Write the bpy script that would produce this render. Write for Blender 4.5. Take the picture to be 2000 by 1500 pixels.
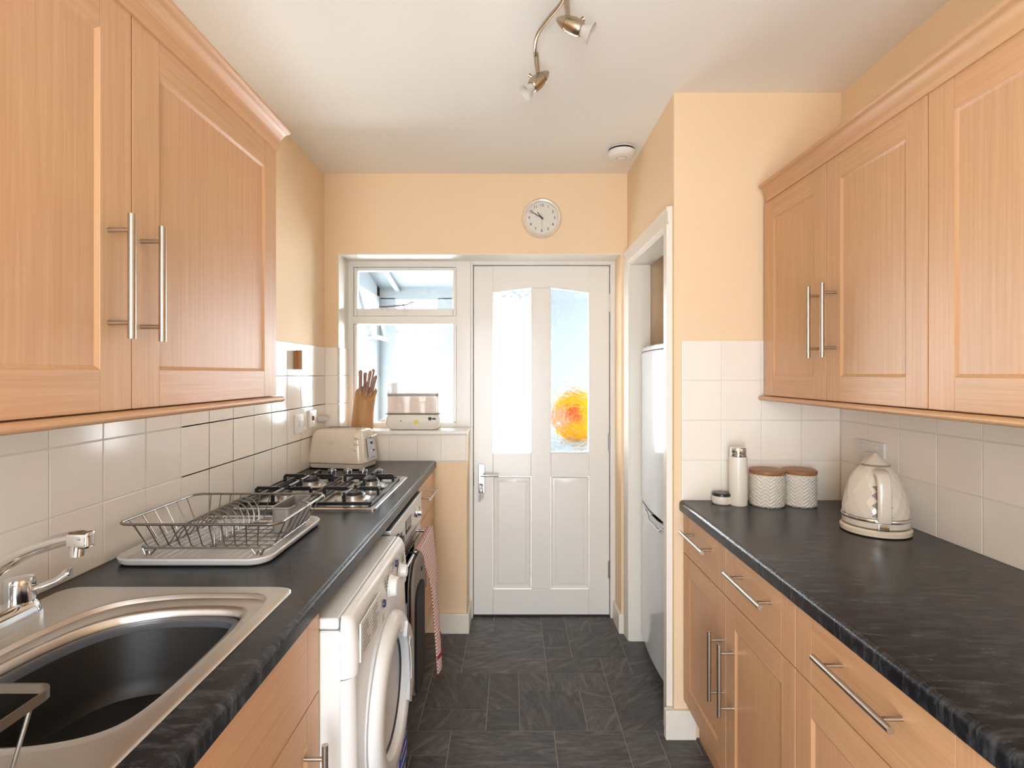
import bpy, bmesh, math, random
from mathutils import Vector, Matrix
random.seed(7)
PI = math.pi
scene = bpy.context.scene
for o in list(bpy.data.objects):
    bpy.data.objects.remove(o, do_unlink=True)
COL = scene.collection

# ------------------------------------------------------------------ camera, world, lights, exposure
H = 1.371
F = 1037.0
cam_data = bpy.data.cameras.new('camera')
cam_data.sensor_width = 36.0
cam_data.lens = 36.0 * F / 2000.0
cam_data.shift_y = -0.010
cam_data.clip_start = 0.02
cam = bpy.data.objects.new('camera', cam_data)
COL.objects.link(cam)
cam.location = (0, 0, H)
cam.rotation_euler = (PI / 2, 0, 0)
scene.camera = cam

world = bpy.data.worlds.new('sky')
scene.world = world
world.use_nodes = True
wbg = world.node_tree.nodes['Background']
wbg.inputs['Color'].default_value = (0.945, 0.975, 1.01, 1)
wbg.inputs['Strength'].default_value = 24.0

def area_light(name, loc, rot, sx, sy, power, color):
    l = bpy.data.lights.new(name, 'AREA')
    l.shape = 'RECTANGLE'
    l.size = sx
    l.size_y = sy
    l.energy = power
    l.color = color
    o = bpy.data.objects.new(name, l)
    o.location = loc
    o.rotation_euler = rot
    COL.objects.link(o)
    return o
# portals: they emit nothing, they only guide sky sampling through the openings
for nm, loc, rx, sx, sy in (('rear_doorway_portal', (-0.17, -1.06, 0.99), PI / 2, 0.90, 1.98), ('front_opening_portal', (-0.17, 3.075, 1.0), -PI / 2, 1.49, 2.0)):
    o = area_light(nm, loc, (rx, 0, 0), sx, sy, 1.0, (1, 1, 1))
    o.data.cycles.is_portal = True

scene.view_settings.view_transform = 'Standard'
scene.view_settings.look = 'None'
scene.view_settings.exposure = 0.49
scene.view_settings.gamma = 1.0
scene.view_settings.use_curve_mapping = False
try:
    scene.cycles.use_denoising = True
    scene.cycles.max_bounces = 10
    scene.cycles.diffuse_bounces = 6
    scene.cycles.glossy_bounces = 4
    scene.cycles.transmission_bounces = 8
    scene.cycles.transparent_max_bounces = 12
    scene.cycles.sample_clamp_indirect = 6.0
    scene.cycles.caustics_reflective = False
except Exception:
    pass

# ------------------------------------------------------------------ materials
MATS = {}
def new_mat(name):
    m = bpy.data.materials.new(name)
    m.use_nodes = True
    nt = m.node_tree
    return m, nt, nt.nodes['Principled BSDF']

def plain(name, col, rough=0.5, metal=0.0, coat=0.0, bump=0.0, bscale=200.0, spec=None, emit=None):
    m, nt, p = new_mat(name)
    p.inputs['Base Color'].default_value = (*col, 1)
    p.inputs['Roughness'].default_value = rough
    p.inputs['Metallic'].default_value = metal
    if coat:
        p.inputs['Coat Weight'].default_value = coat
        p.inputs['Coat Roughness'].default_value = 0.08
    if spec is not None:
        p.inputs['Specular IOR Level'].default_value = spec
    tc = nt.nodes.new('ShaderNodeTexCoord')
    nz = nt.nodes.new('ShaderNodeTexNoise')
    nz.inputs['Scale'].default_value = bscale
    nz.inputs['Detail'].default_value = 3
    nt.links.new(tc.outputs['Object'], nz.inputs['Vector'])
    # very faint tonal variation so no surface is perfectly flat
    mx = nt.nodes.new('ShaderNodeMix')
    mx.data_type = 'RGBA'
    mx.blend_type = 'MULTIPLY'
    mx.inputs[0].default_value = 0.06
    mx.inputs[6].default_value = (*col, 1)
    nt.links.new(nz.outputs['Color'], mx.inputs[7])
    nt.links.new(mx.outputs[2], p.inputs['Base Color'])
    if bump:
        b = nt.nodes.new('ShaderNodeBump')
        b.inputs['Strength'].default_value = bump
        b.inputs['Distance'].default_value = 0.002
        nt.links.new(nz.outputs['Fac'], b.inputs['Height'])
        nt.links.new(b.outputs['Normal'], p.inputs['Normal'])
    MATS[name] = m
    return m

def wood(name, c0, c1, scale, rough=0.38, coat=0.08):
    m, nt, p = new_mat(name)
    tc = nt.nodes.new('ShaderNodeTexCoord')
    oi = nt.nodes.new('ShaderNodeObjectInfo')
    add = nt.nodes.new('ShaderNodeVectorMath')
    add.operation = 'ADD'
    mp = nt.nodes.new('ShaderNodeMapping')
    mp.inputs['Scale'].default_value = scale
    n1 = nt.nodes.new('ShaderNodeTexNoise')
    n1.inputs['Scale'].default_value = 1.0
    n1.inputs['Detail'].default_value = 5
    n1.inputs['Roughness'].default_value = 0.62
    n1.inputs['Distortion'].default_value = 0.4
    n2 = nt.nodes.new('ShaderNodeTexNoise')
    n2.inputs['Scale'].default_value = 2.2
    n2.inputs['Detail'].default_value = 2
    cr = nt.nodes.new('ShaderNodeValToRGB')
    cr.color_ramp.elements[0].position = 0.30
    cr.color_ramp.elements[0].color = (*c0, 1)
    cr.color_ramp.elements[1].position = 0.72
    cr.color_ramp.elements[1].color = (*c1, 1)
    mx = nt.nodes.new('ShaderNodeMix')
    mx.data_type = 'RGBA'
    mx.blend_type = 'MULTIPLY'
    mx.inputs[0].default_value = 0.14
    nt.links.new(tc.outputs['Object'], add.inputs[0])
    nt.links.new(oi.outputs['Random'], add.inputs[1])
    nt.links.new(add.outputs[0], mp.inputs['Vector'])
    nt.links.new(mp.outputs[0], n1.inputs['Vector'])
    nt.links.new(add.outputs[0], n2.inputs['Vector'])
    nt.links.new(n1.outputs['Fac'], cr.inputs['Fac'])
    nt.links.new(cr.outputs[0], mx.inputs[6])
    nt.links.new(n2.outputs['Color'], mx.inputs[7])
    nt.links.new(mx.outputs[2], p.inputs['Base Color'])
    p.inputs['Roughness'].default_value = rough
    p.inputs['Coat Weight'].default_value = coat
    p.inputs['Coat Roughness'].default_value = 0.22
    MATS[name] = m
    return m

WC0, WC1 = (0.545, 0.302, 0.150), (0.645, 0.380, 0.204)
wood('wood_v', WC0, WC1, (150, 150, 3))
wood('wood_h', WC0, WC1, (150, 3, 150))
wood('bamboo', (0.42, 0.20, 0.075), (0.56, 0.30, 0.13), (60, 60, 4), rough=0.45, coat=0.1)
wood('lid_wood', (0.30, 0.135, 0.05), (0.42, 0.20, 0.08), (8, 90, 90), rough=0.45, coat=0.1)
wood('knife_wood', (0.24, 0.13, 0.10), (0.44, 0.26, 0.20), (80, 80, 9), rough=0.4, coat=0.1)

plain('peach_paint', (0.84, 0.645, 0.425), 0.75, bump=0.12, bscale=90)
plain('ceiling_paint', (0.88, 0.86, 0.80), 0.85, bump=0.08, bscale=80)
plain('white_gloss', (0.81, 0.785, 0.73), 0.30, coat=0.12, bump=0.12, bscale=38)
plain('white_trim', (0.82, 0.77, 0.68), 0.35, bump=0.05, bscale=60)
plain('grout', (0.72, 0.69, 0.62), 0.85)
plain('floor_grout', (0.24, 0.225, 0.21), 0.8)
plain('white_appliance', (0.74, 0.735, 0.715), 0.28, coat=0.2)
plain('appliance_grey', (0.60, 0.61, 0.62), 0.35)
plain('fridge_white', (0.72, 0.78, 0.83), 0.16, coat=0.5)
plain('dark_gap', (0.015, 0.014, 0.013), 0.7)
plain('black_enamel', (0.012, 0.012, 0.014), 0.28)
plain('black_glass', (0.012, 0.011, 0.011), 0.06)
plain('black_plastic', (0.020, 0.020, 0.021), 0.28)
plain('basin_black', (0.014, 0.013, 0.012), 0.42)
plain('basin_rim', (0.10, 0.105, 0.115), 0.3)
plain('knob_metal', (0.30, 0.31, 0.38), 0.16, metal=0.9)
plain('chrome', (0.82, 0.82, 0.82), 0.09, metal=1)
plain('steel', (0.72, 0.70, 0.67), 0.34, metal=1, bump=0.02, bscale=400)
plain('handle_steel', (0.50, 0.45, 0.39), 0.32, metal=1)
plain('wire_steel', (0.30, 0.28, 0.26), 0.36, metal=1)
plain('hob_steel', (0.66, 0.64, 0.61), 0.24, metal=1)
plain('nickel', (0.46, 0.38, 0.28), 0.27, metal=1)
plain('frosted', (0.62, 0.59, 0.54), 0.40)
plain('cream_enamel', (0.72, 0.63, 0.50), 0.24, coat=0.4)
plain('kettle_cream', (0.73, 0.66, 0.55), 0.14, coat=0.6)
plain('ivory', (0.80, 0.75, 0.66), 0.35)
plain('switch_white', (0.80, 0.78, 0.74), 0.3)
plain('clock_face', (0.72, 0.69, 0.62), 0.5)
plain('clock_rim', (0.82, 0.76, 0.66), 0.25, metal=0.25)
plain('ink', (0.03, 0.028, 0.025), 0.5)
plain('ink_grey', (0.33, 0.32, 0.31), 0.6)
plain('navy', (0.02, 0.025, 0.11), 0.4)
plain('sticker_blue', (0.03, 0.05, 0.36), 0.35)
plain('yellow_mark', (0.75, 0.62, 0.10), 0.5)
plain('tray_white', (0.70, 0.69, 0.66), 0.32)
plain('caddy_grey', (0.30, 0.27, 0.24), 0.35, metal=0.35)
plain('mitt_grey', (0.24, 0.205, 0.18), 0.9, bump=0.4, bscale=500)
plain('mitt_black', (0.012, 0.011, 0.010), 0.9, bump=0.4, bscale=500)
plain('dark_red', (0.30, 0.02, 0.04), 0.85)
plain('grip_taupe', (0.30, 0.24, 0.22), 0.3)
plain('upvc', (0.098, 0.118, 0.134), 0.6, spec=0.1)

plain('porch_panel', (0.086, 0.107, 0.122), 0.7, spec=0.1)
plain('porch_slab', (0.45, 0.42, 0.39), 0.8)
plain('cushion_yellow', (0.20, 0.095, 0.003), 0.8, spec=0.1)
plain('cushion_red', (0.19, 0.022, 0.008), 0.8, spec=0.1)
plain('cushion_pink', (0.20, 0.085, 0.05), 0.8, spec=0.1)

def tile_mat():
    m, nt, p = new_mat('glazed_tile')
    oi = nt.nodes.new('ShaderNodeObjectInfo')
    cr = nt.nodes.new('ShaderNodeValToRGB')
    cr.color_ramp.elements[0].color = (0.835, 0.775, 0.685, 1)
    cr.color_ramp.elements[1].color = (0.875, 0.815, 0.725, 1)
    nt.links.new(oi.outputs['Random'], cr.inputs['Fac'])
    nt.links.new(cr.outputs[0], p.inputs['Base Color'])
    p.inputs['Roughness'].default_value = 0.13
    tc = nt.nodes.new('ShaderNodeTexCoord')
    nz = nt.nodes.new('ShaderNodeTexNoise')
    nz.inputs['Scale'].default_value = 7
    b = nt.nodes.new('ShaderNodeBump')
    b.inputs['Strength'].default_value = 0.012
    b.inputs['Distance'].default_value = 0.004
    nt.links.new(tc.outputs['Object'], nz.inputs['Vector'])
    nt.links.new(nz.outputs['Fac'], b.inputs['Height'])
    nt.links.new(b.outputs['Normal'], p.inputs['Normal'])
    MATS['glazed_tile'] = m
tile_mat()

def slate_mat():
    m, nt, p = new_mat('slate')
    tc = nt.nodes.new('ShaderNodeTexCoord')
    oi = nt.nodes.new('ShaderNodeObjectInfo')
    rot = nt.nodes.new('ShaderNodeVectorRotate')
    rot.rotation_type = 'Z_AXIS'
    ml = nt.nodes.new('ShaderNodeMath')
    ml.operation = 'MULTIPLY'
    ml.inputs[1].default_value = 6.28
    nt.links.new(oi.outputs['Random'], ml.inputs[0])
    nt.links.new(ml.outputs[0], rot.inputs['Angle'])
    nt.links.new(tc.outputs['Object'], rot.inputs['Vector'])
    mp = nt.nodes.new('ShaderNodeMapping')
    mp.inputs['Scale'].default_value = (5, 22, 5)
    nt.links.new(rot.outputs[0], mp.inputs['Vector'])
    nz = nt.nodes.new('ShaderNodeTexNoise')
    nz.inputs['Scale'].default_value = 1.4
    nz.inputs['Detail'].default_value = 7
    nz.inputs['Roughness'].default_value = 0.65
    nz.inputs['Distortion'].default_value = 1.2
    nt.links.new(mp.outputs[0], nz.inputs['Vector'])
    cr = nt.nodes.new('ShaderNodeValToRGB')
    e = cr.color_ramp.elements
    e[0].position = 0.37
    e[0].color = (0.042, 0.041, 0.042, 1)
    e[1].position = 0.70
    e[1].color = (0.155, 0.142, 0.130, 1)
    e2 = cr.color_ramp.elements.new(0.52)
    e2.color = (0.078, 0.076, 0.076, 1)
    nt.links.new(nz.outputs['Fac'], cr.inputs['Fac'])
    br = nt.nodes.new('ShaderNodeMapRange')
    br.inputs['To Min'].default_value = 0.78
    br.inputs['To Max'].default_value = 1.25
    nt.links.new(oi.outputs['Random'], br.inputs['Value'])
    mx = nt.nodes.new('ShaderNodeVectorMath')
    mx.operation = 'SCALE'
    nt.links.new(cr.outputs[0], mx.inputs[0])
    nt.links.new(br.outputs[0], mx.inputs['Scale'])
    nt.links.new(mx.outputs[0], p.inputs['Base Color'])
    p.inputs['Roughness'].default_value = 0.42
    b = nt.nodes.new('ShaderNodeBump')
    b.inputs['Strength'].default_value = 0.22
    b.inputs['Distance'].default_value = 0.003
    nt.links.new(nz.outputs['Fac'], b.inputs['Height'])
    nt.links.new(b.outputs['Normal'], p.inputs['Normal'])
    MATS['slate'] = m
slate_mat()

def worktop_mat():
    m, nt, p = new_mat('charcoal_laminate')
    tc = nt.nodes.new('ShaderNodeTexCoord')
    mp = nt.nodes.new('ShaderNodeMapping')
    mp.inputs['Rotation'].default_value = (0, 0, 0.45)
    mp.inputs['Scale'].default_value = (9, 34, 9)
    nt.links.new(tc.outputs['Object'], mp.inputs['Vector'])
    n1 = nt.nodes.new('ShaderNodeTexNoise')
    n1.inputs['Scale'].default_value = 2.0
    n1.inputs['Detail'].default_value = 8
    n1.inputs['Roughness'].default_value = 0.72
    nt.links.new(mp.outputs[0], n1.inputs['Vector'])
    n2 = nt.nodes.new('ShaderNodeTexNoise')
    n2.inputs['Scale'].default_value = 6
    n2.inputs['Detail'].default_value = 5
    nt.links.new(tc.outputs['Object'], n2.inputs['Vector'])
    c1 = nt.nodes.new('ShaderNodeValToRGB')
    c1.color_ramp.elements[0].position = 0.45
    c1.color_ramp.elements[0].color = (0.0075, 0.0088, 0.0125, 1)
    c1.color_ramp.elements[1].position = 0.78
    c1.color_ramp.elements[1].color = (0.085, 0.088, 0.096, 1)
    nt.links.new(n1.outputs['Fac'], c1.inputs['Fac'])
    c2 = nt.nodes.new('ShaderNodeValToRGB')
    c2.color_ramp.elements[0].position = 0.35
    c2.color_ramp.elements[0].color = (0.7, 0.7, 0.72, 1)
    c2.color_ramp.elements[1].position = 0.7
    c2.color_ramp.elements[1].color = (1.2, 1.2, 1.2, 1)
    nt.links.new(n2.outputs['Fac'], c2.inputs['Fac'])
    mx = nt.nodes.new('ShaderNodeMix')
    mx.data_type = 'RGBA'
    mx.blend_type = 'MULTIPLY'
    mx.inputs[0].default_value = 1.0
    nt.links.new(c1.outputs[0], mx.inputs[6])
    nt.links.new(c2.outputs[0], mx.inputs[7])
    nt.links.new(mx.outputs[2], p.inputs['Base Color'])
    p.inputs['Roughness'].default_value = 0.27
    p.inputs['Specular IOR Level'].default_value = 0.36
    MATS['charcoal_laminate'] = m
worktop_mat()

def glass_clear():
    m = bpy.data.materials.new('clear_glass')
    m.use_nodes = True
    nt = m.node_tree
    nt.nodes.clear()
    out = nt.nodes.new('ShaderNodeOutputMaterial')
    tr = nt.nodes.new('ShaderNodeBsdfTransparent')
    tr.inputs['Color'].default_value = (0.97, 0.985, 0.98, 1)
    gl = nt.nodes.new('ShaderNodeBsdfGlossy')
    gl.inputs['Roughness'].default_value = 0.02
    fr = nt.nodes.new('ShaderNodeFresnel')
    mx = nt.nodes.new('ShaderNodeMixShader')
    nt.links.new(fr.outputs[0], mx.inputs[0])
    nt.links.new(tr.outputs[0], mx.inputs[1])
    nt.links.new(gl.outputs[0], mx.inputs[2])
    nt.links.new(mx.outputs[0], out.inputs[0])
    MATS['clear_glass'] = m
glass_clear()

def glass_dimming():  # passes only part of the sky light, for the added rear pane
    m = bpy.data.materials.new('dimming_glass')
    m.use_nodes = True
    nt = m.node_tree
    nt.nodes.clear()
    out = nt.nodes.new('ShaderNodeOutputMaterial')
    tr = nt.nodes.new('ShaderNodeBsdfTransparent')
    tr.inputs['Color'].default_value = (0.66, 0.675, 0.69, 1)
    nt.links.new(tr.outputs[0], out.inputs[0])
    MATS['dimming_glass'] = m
glass_dimming()

def glass_rippled():
    m = bpy.data.materials.new('rippled_glass')
    m.use_nodes = True
    nt = m.node_tree
    nt.nodes.clear()
    out = nt.nodes.new('ShaderNodeOutputMaterial')
    tr = nt.nodes.new('ShaderNodeBsdfTransparent')
    rf = nt.nodes.new('ShaderNodeBsdfRefraction')
    rf.inputs['Roughness'].default_value = 0.0
    rf.inputs['IOR'].default_value = 1.22
    tc = nt.nodes.new('ShaderNodeTexCoord')
    nz = nt.nodes.new('ShaderNodeTexNoise')
    nz.inputs['Scale'].default_value = 15
    nz.inputs['Detail'].default_value = 1.5
    nz.inputs['Distortion'].default_value = 2.2
    b = nt.nodes.new('ShaderNodeBump')
    b.inputs['Strength'].default_value = 0.68
    b.inputs['Distance'].default_value = 0.025
    nt.links.new(tc.outputs['Object'], nz.inputs['Vector'])
    nt.links.new(nz.outputs['Fac'], b.inputs['Height'])
    nt.links.new(b.outputs['Normal'], rf.inputs['Normal'])
    mx = nt.nodes.new('ShaderNodeMixShader')
    mx.inputs[0].default_value = 0.60
    nt.links.new(tr.outputs[0], mx.inputs[1])
    nt.links.new(rf.outputs[0], mx.inputs[2])
    nt.links.new(mx.outputs[0], out.inputs[0])
    MATS['rippled_glass'] = m
glass_rippled()

def translucent(name, col, fac):
    m = bpy.data.materials.new(name)
    m.use_nodes = True
    nt = m.node_tree
    p = nt.nodes['Principled BSDF']
    p.inputs['Base Color'].default_value = (*col, 1)
    p.inputs['Roughness'].default_value = 0.2
    out = nt.nodes['Material Output']
    tr = nt.nodes.new('ShaderNodeBsdfTransparent')
    mx = nt.nodes.new('ShaderNodeMixShader')
    mx.inputs[0].default_value = fac
    nt.links.new(tr.outputs[0], mx.inputs[1])
    nt.links.new(p.outputs[0], mx.inputs[2])
    nt.links.new(mx.outputs[0], out.inputs[0])
    MATS[name] = m
translucent('clear_plastic', (0.80, 0.77, 0.73), 0.70)
translucent('tan_plastic', (0.82, 0.70, 0.59), 0.66)
translucent('amber_plastic', (0.85, 0.62, 0.40), 0.6)
translucent('knob_plastic', (0.55, 0.56, 0.68), 0.7)

def gingham():
    m, nt, p = new_mat('red_gingham')
    tc = nt.nodes.new('ShaderNodeTexCoord')
    sep = nt.nodes.new('ShaderNodeSeparateXYZ')
    nt.links.new(tc.outputs['Object'], sep.inputs[0])
    def stripe(sock):
        a = nt.nodes.new('ShaderNodeMath')
        a.operation = 'MULTIPLY'
        a.inputs[1].default_value = 2 * PI / 0.0135
        nt.links.new(sock, a.inputs[0])
        s = nt.nodes.new('ShaderNodeMath')
        s.operation = 'SINE'
        nt.links.new(a.outputs[0], s.inputs[0])
        g = nt.nodes.new('ShaderNodeMath')
        g.operation = 'GREATER_THAN'
        g.inputs[1].default_value = -0.1
        nt.links.new(s.outputs[0], g.inputs[0])
        return g.outputs[0]
    a = nt.nodes.new('ShaderNodeMath')
    a.operation = 'MULTIPLY'
    nt.links.new(stripe(sep.outputs['Y']), a.inputs[0])
    nt.links.new(stripe(sep.outputs['Z']), a.inputs[1])
    mx = nt.nodes.new('ShaderNodeMix')
    mx.data_type = 'RGBA'
    mx.inputs[6].default_value = (0.78, 0.66, 0.60, 1)
    mx.inputs[7].default_value = (0.42, 0.05, 0.065, 1)
    nt.links.new(a.outputs[0], mx.inputs[0])
    nt.links.new(mx.outputs[2], p.inputs['Base Color'])
    p.inputs['Roughness'].default_value = 0.95
    MATS['red_gingham'] = m
gingham()

def herringbone():
    m, nt, p = new_mat('embossed_ivory')
    p.inputs['Base Color'].default_value = (0.78, 0.73, 0.64, 1)
    p.inputs['Roughness'].default_value = 0.3
    tc = nt.nodes.new('ShaderNodeTexCoord')
    sep = nt.nodes.new('ShaderNodeSeparateXYZ')
    nt.links.new(tc.outputs['Object'], sep.inputs[0])
    at = nt.nodes.new('ShaderNodeMath')
    at.operation = 'ARCTAN2'
    nt.links.new(sep.outputs['Y'], at.inputs[0])
    nt.links.new(sep.outputs['X'], at.inputs[1])
    k = nt.nodes.new('ShaderNodeMath')
    k.operation = 'MULTIPLY'
    k.inputs[1].default_value = 24 / (2 * PI)
    nt.links.new(at.outputs[0], k.inputs[0])
    pp = nt.nodes.new('ShaderNodeMath')
    pp.operation = 'PINGPONG'
    pp.inputs[1].default_value = 1.0
    nt.links.new(k.outputs[0], pp.inputs[0])
    zz = nt.nodes.new('ShaderNodeMath')
    zz.operation = 'MULTIPLY'
    zz.inputs[1].default_value = 80.0
    nt.links.new(sep.outputs['Z'], zz.inputs[0])
    ad = nt.nodes.new('ShaderNodeMath')
    ad.operation = 'ADD'
    nt.links.new(pp.outputs[0], ad.inputs[0])
    nt.links.new(zz.outputs[0], ad.inputs[1])
    s = nt.nodes.new('ShaderNodeMath')
    s.operation = 'PINGPONG'
    s.inputs[1].default_value = 0.5
    nt.links.new(ad.outputs[0], s.inputs[0])
    b = nt.nodes.new('ShaderNodeBump')
    b.inputs['Strength'].default_value = 0.8
    b.inputs['Distance'].default_value = 0.006
    nt.links.new(s.outputs[0], b.inputs['Height'])
    nt.links.new(b.outputs['Normal'], p.inputs['Normal'])
    MATS['embossed_ivory'] = m
herringbone()

# ------------------------------------------------------------------ mesh helpers
def B():
    return bmesh.new()

def add_box(bm, x0, x1, y0, y1, z0, z1, bev=0.0, seg=1):
    t = bmesh.new()
    bmesh.ops.create_cube(t, size=1.0)
    for v in t.verts:
        v.co = Vector(((x0 + x1) / 2 + v.co.x * (x1 - x0), (y0 + y1) / 2 + v.co.y * (y1 - y0), (z0 + z1) / 2 + v.co.z * (z1 - z0)))
    if bev > 0:
        bmesh.ops.bevel(t, geom=list(t.edges), offset=bev, segments=seg, affect='EDGES', profile=0.5)
    merge(bm, t)
    return bm

def merge(bm, t, mtx=None):
    if mtx is not None:
        bmesh.ops.transform(t, matrix=mtx, verts=t.verts)
    me = bpy.data.meshes.new('tmp')
    t.to_mesh(me)
    t.free()
    bm.from_mesh(me)
    bpy.data.meshes.remove(me)

def loft(bm, loops, cap0=True, cap1=True, closed=True):
    rings = [[bm.verts.new(p) for p in lp] for lp in loops]
    n = len(rings[0])
    m = n if closed else n - 1
    for a, b in zip(rings, rings[1:]):
        for i in range(m):
            j = (i + 1) % n
            bm.faces.new((a[i], a[j], b[j], b[i]))
    if cap0:
        bm.faces.new(list(reversed(rings[0])))
    if cap1:
        bm.faces.new(rings[-1])
    return rings

def frame_for(d):
    d = d.normalized()
    up = Vector((0, 0, 1)) if abs(d.z) < 0.9 else Vector((1, 0, 0))
    u = d.cross(up).normalized()
    v = d.cross(u).normalized()
    return u, v

def add_cyl(bm, p0, p1, r0, r1=None, n=16):
    p0, p1 = Vector(p0), Vector(p1)
    r1 = r0 if r1 is None else r1
    u, v = frame_for(p1 - p0)
    def ring(p, r):
        return [p + u * (r * math.cos(2 * PI * i / n)) + v * (r * math.sin(2 * PI * i / n)) for i in range(n)]
    loft(bm, [ring(p0, r0), ring(p1, r1)])

def add_tube(bm, pts, r, n=8, closed=False):
    pts = [Vector(p) for p in pts]
    N = len(pts)
    loops = []
    prev_u = None
    for i in range(N):
        if closed:
            d = pts[(i + 1) % N] - pts[i - 1]
        else:
            d = pts[min(i + 1, N - 1)] - pts[max(i - 1, 0)]
        d.normalize()
        if prev_u is None:
            u, v = frame_for(d)
        else:
            u = (prev_u - d * prev_u.dot(d)).normalized()
            v = d.cross(u)
        prev_u = u
        rr = r[i] if isinstance(r, (list, tuple)) else r
        loops.append([pts[i] + u * (rr * math.cos(2 * PI * k / n)) + v * (rr * math.sin(2 * PI * k / n)) for k in range(n)])
    if closed:
        loops.append(loops[0])
        loft(bm, loops, False, False)
        bmesh.ops.remove_doubles(bm, verts=bm.verts, dist=1e-6)
    else:
        loft(bm, loops)

def catmull(pts, k=6, closed=False):
    P = [Vector(p) for p in pts]
    n = len(P)
    out = []
    segs = n if closed else n - 1
    for i in range(segs):
        if closed:
            a, b, c, d = P[(i - 1) % n], P[i], P[(i + 1) % n], P[(i + 2) % n]
        else:
            a, b, c, d = P[max(i - 1, 0)], P[i], P[i + 1], P[min(i + 2, n - 1)]
        for j in range(k):
            t = j / k
            out.append(0.5 * ((2 * b) + (c - a) * t + (2 * a - 5 * b + 4 * c - d) * t * t + (3 * b - a - 3 * c + d) * t ** 3))
    if not closed:
        out.append(P[-1])
    return out

def add_lathe(bm, prof, c=(0, 0, 0), n=32, axis='z', caps=True):
    c = Vector(c)
    loops = []
    for r, z in prof:
        r = max(r, 1e-4)
        lp = []
        for i in range(n):
            a = 2 * PI * i / n
            if axis == 'z':
                p = Vector((r * math.cos(a), r * math.sin(a), z))
            elif axis == 'x':
                p = Vector((z, r * math.cos(a), r * math.sin(a)))
            else:
                p = Vector((r * math.cos(a), z, r * math.sin(a)))
            lp.append(c + p)
        loops.append(lp)
    loft(bm, loops, caps, caps)

def add_prism(bm, poly, plane, a0, a1):
    def P(q, a):
        if plane == 'xz':
            return Vector((q[0], a, q[1]))
        if plane == 'xy':
            return Vector((q[0], q[1], a))
        return Vector((a, q[0], q[1]))      # yz
    loft(bm, [[P(q, a0) for q in poly], [P(q, a1) for q in poly]])

def rrect(x0, x1, y0, y1, r, k=6):
    out = []
    for cx, cy, s in ((x1 - r, y1 - r, 0), (x0 + r, y1 - r, 1), (x0 + r, y0 + r, 2), (x1 - r, y0 + r, 3)):
        for j in range(k + 1):
            a = PI / 2 * (s + j / k)
            out.append((cx + r * math.cos(a), cy + r * math.sin(a)))
    return out

def root_loc(o):
    v = Vector((0, 0, 0))
    while o is not None:
        v += o.location
        o = o.parent
    return v

def O(name, bm, mat, parent=None, local=False, ang=35, smooth=True):
    """one mesh object; bm in world coordinates unless local"""
    bmesh.ops.recalc_face_normals(bm, faces=bm.faces)
    if parent is not None and not local:
        bmesh.ops.translate(bm, verts=bm.verts, vec=-root_loc(parent))
    me = bpy.data.meshes.new(name)
    bm.to_mesh(me)
    bm.free()
    me.materials.append(MATS[mat])
    if smooth:
        me.polygons.foreach_set('use_smooth', [True] * len(me.polygons))
        me.set_sharp_from_angle(angle=math.radians(ang))
    o = bpy.data.objects.new(name, me)
    o.parent = parent
    COL.objects.link(o)
    if smooth:
        weigh(o)
    return o

def weigh(o):
    m = o.modifiers.new('weighted_normal', 'WEIGHTED_NORMAL')
    m.keep_sharp = True
    m.weight = 90

def recentre(o):
    me = o.data
    xs = [v.co for v in me.vertices]
    lo = Vector((min(v.x for v in xs), min(v.y for v in xs), min(v.z for v in xs)))
    hi = Vector((max(v.x for v in xs), max(v.y for v in xs), max(v.z for v in xs)))
    c = Vector(((lo.x + hi.x) / 2, (lo.y + hi.y) / 2, lo.z))
    me.transform(Matrix.Translation(-c))
    o.location = c
    return o

def tag(o, label, cat, group=None, kind=None):
    if label:
        o['label'] = label
    if cat:
        o['category'] = cat
    if group:
        o['group'] = group
    if kind:
        o['kind'] = kind
    return o

def thing(name, label, cat, loc, group=None, rotz=0.0):
    o = bpy.data.objects.new(name, None)
    o.empty_display_size = 0.05
    o.location = loc
    o.rotation_euler = (0, 0, rotz)
    COL.objects.link(o)
    return tag(o, label, cat, group)

def single(name, bm, mat, label, cat, group=None, **kw):
    return tag(recentre(O(name, bm, mat, **kw)), label, cat, group)

def struct(name, bm=None, mat=None, label=None, loc=(0, 0, 0), cat=None):
    if bm is None:
        o = bpy.data.objects.new(name, None)
        o.location = loc
        COL.objects.link(o)
    else:
        o = O(name, bm, mat)
    return tag(o, label, cat, None, 'structure')

def text_bm(body, size, depth=0.0006, align='CENTER'):
    cu = bpy.data.curves.new('lettering', 'FONT')
    cu.body = body
    cu.size = size
    cu.extrude = depth
    cu.align_x = align
    cu.align_y = 'CENTER'
    ob = bpy.data.objects.new('lettering', cu)
    COL.objects.link(ob)
    dg = bpy.context.evaluated_depsgraph_get()
    me = bpy.data.meshes.new_from_object(ob.evaluated_get(dg))
    bm = bmesh.new()
    bm.from_mesh(me)
    bpy.data.objects.remove(ob, do_unlink=True)
    bpy.data.curves.remove(cu)
    bpy.data.meshes.remove(me)
    return bm

# ------------------------------------------------------------------ room shell
XL, XR = -0.994, 1.240          # left and right walls
YB = 2.810                      # face of the back wall
YF = 3.000                      # face of the back door
YR = 2.000                      # face of the return wall beside the fridge recess
XP = 0.610                      # face of the wall the fridge recess opens in
ZC = 2.430
REAR = -1.0
RD0, RD1 = -0.62, 0.28         # unseen doorway behind the camera, sized for the light it lets in
WT_L, WT_R = 0.911, 0.896       # worktop heights

bm = B()
add_box(bm, XL - 0.1, XR + 0.1, REAR - 0.1, 3.08, -0.12, -0.0012)
floor = struct('floor', bm, 'floor_grout', 'floor of dark slate-effect tiles in mixed sizes', cat='floor')

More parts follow.
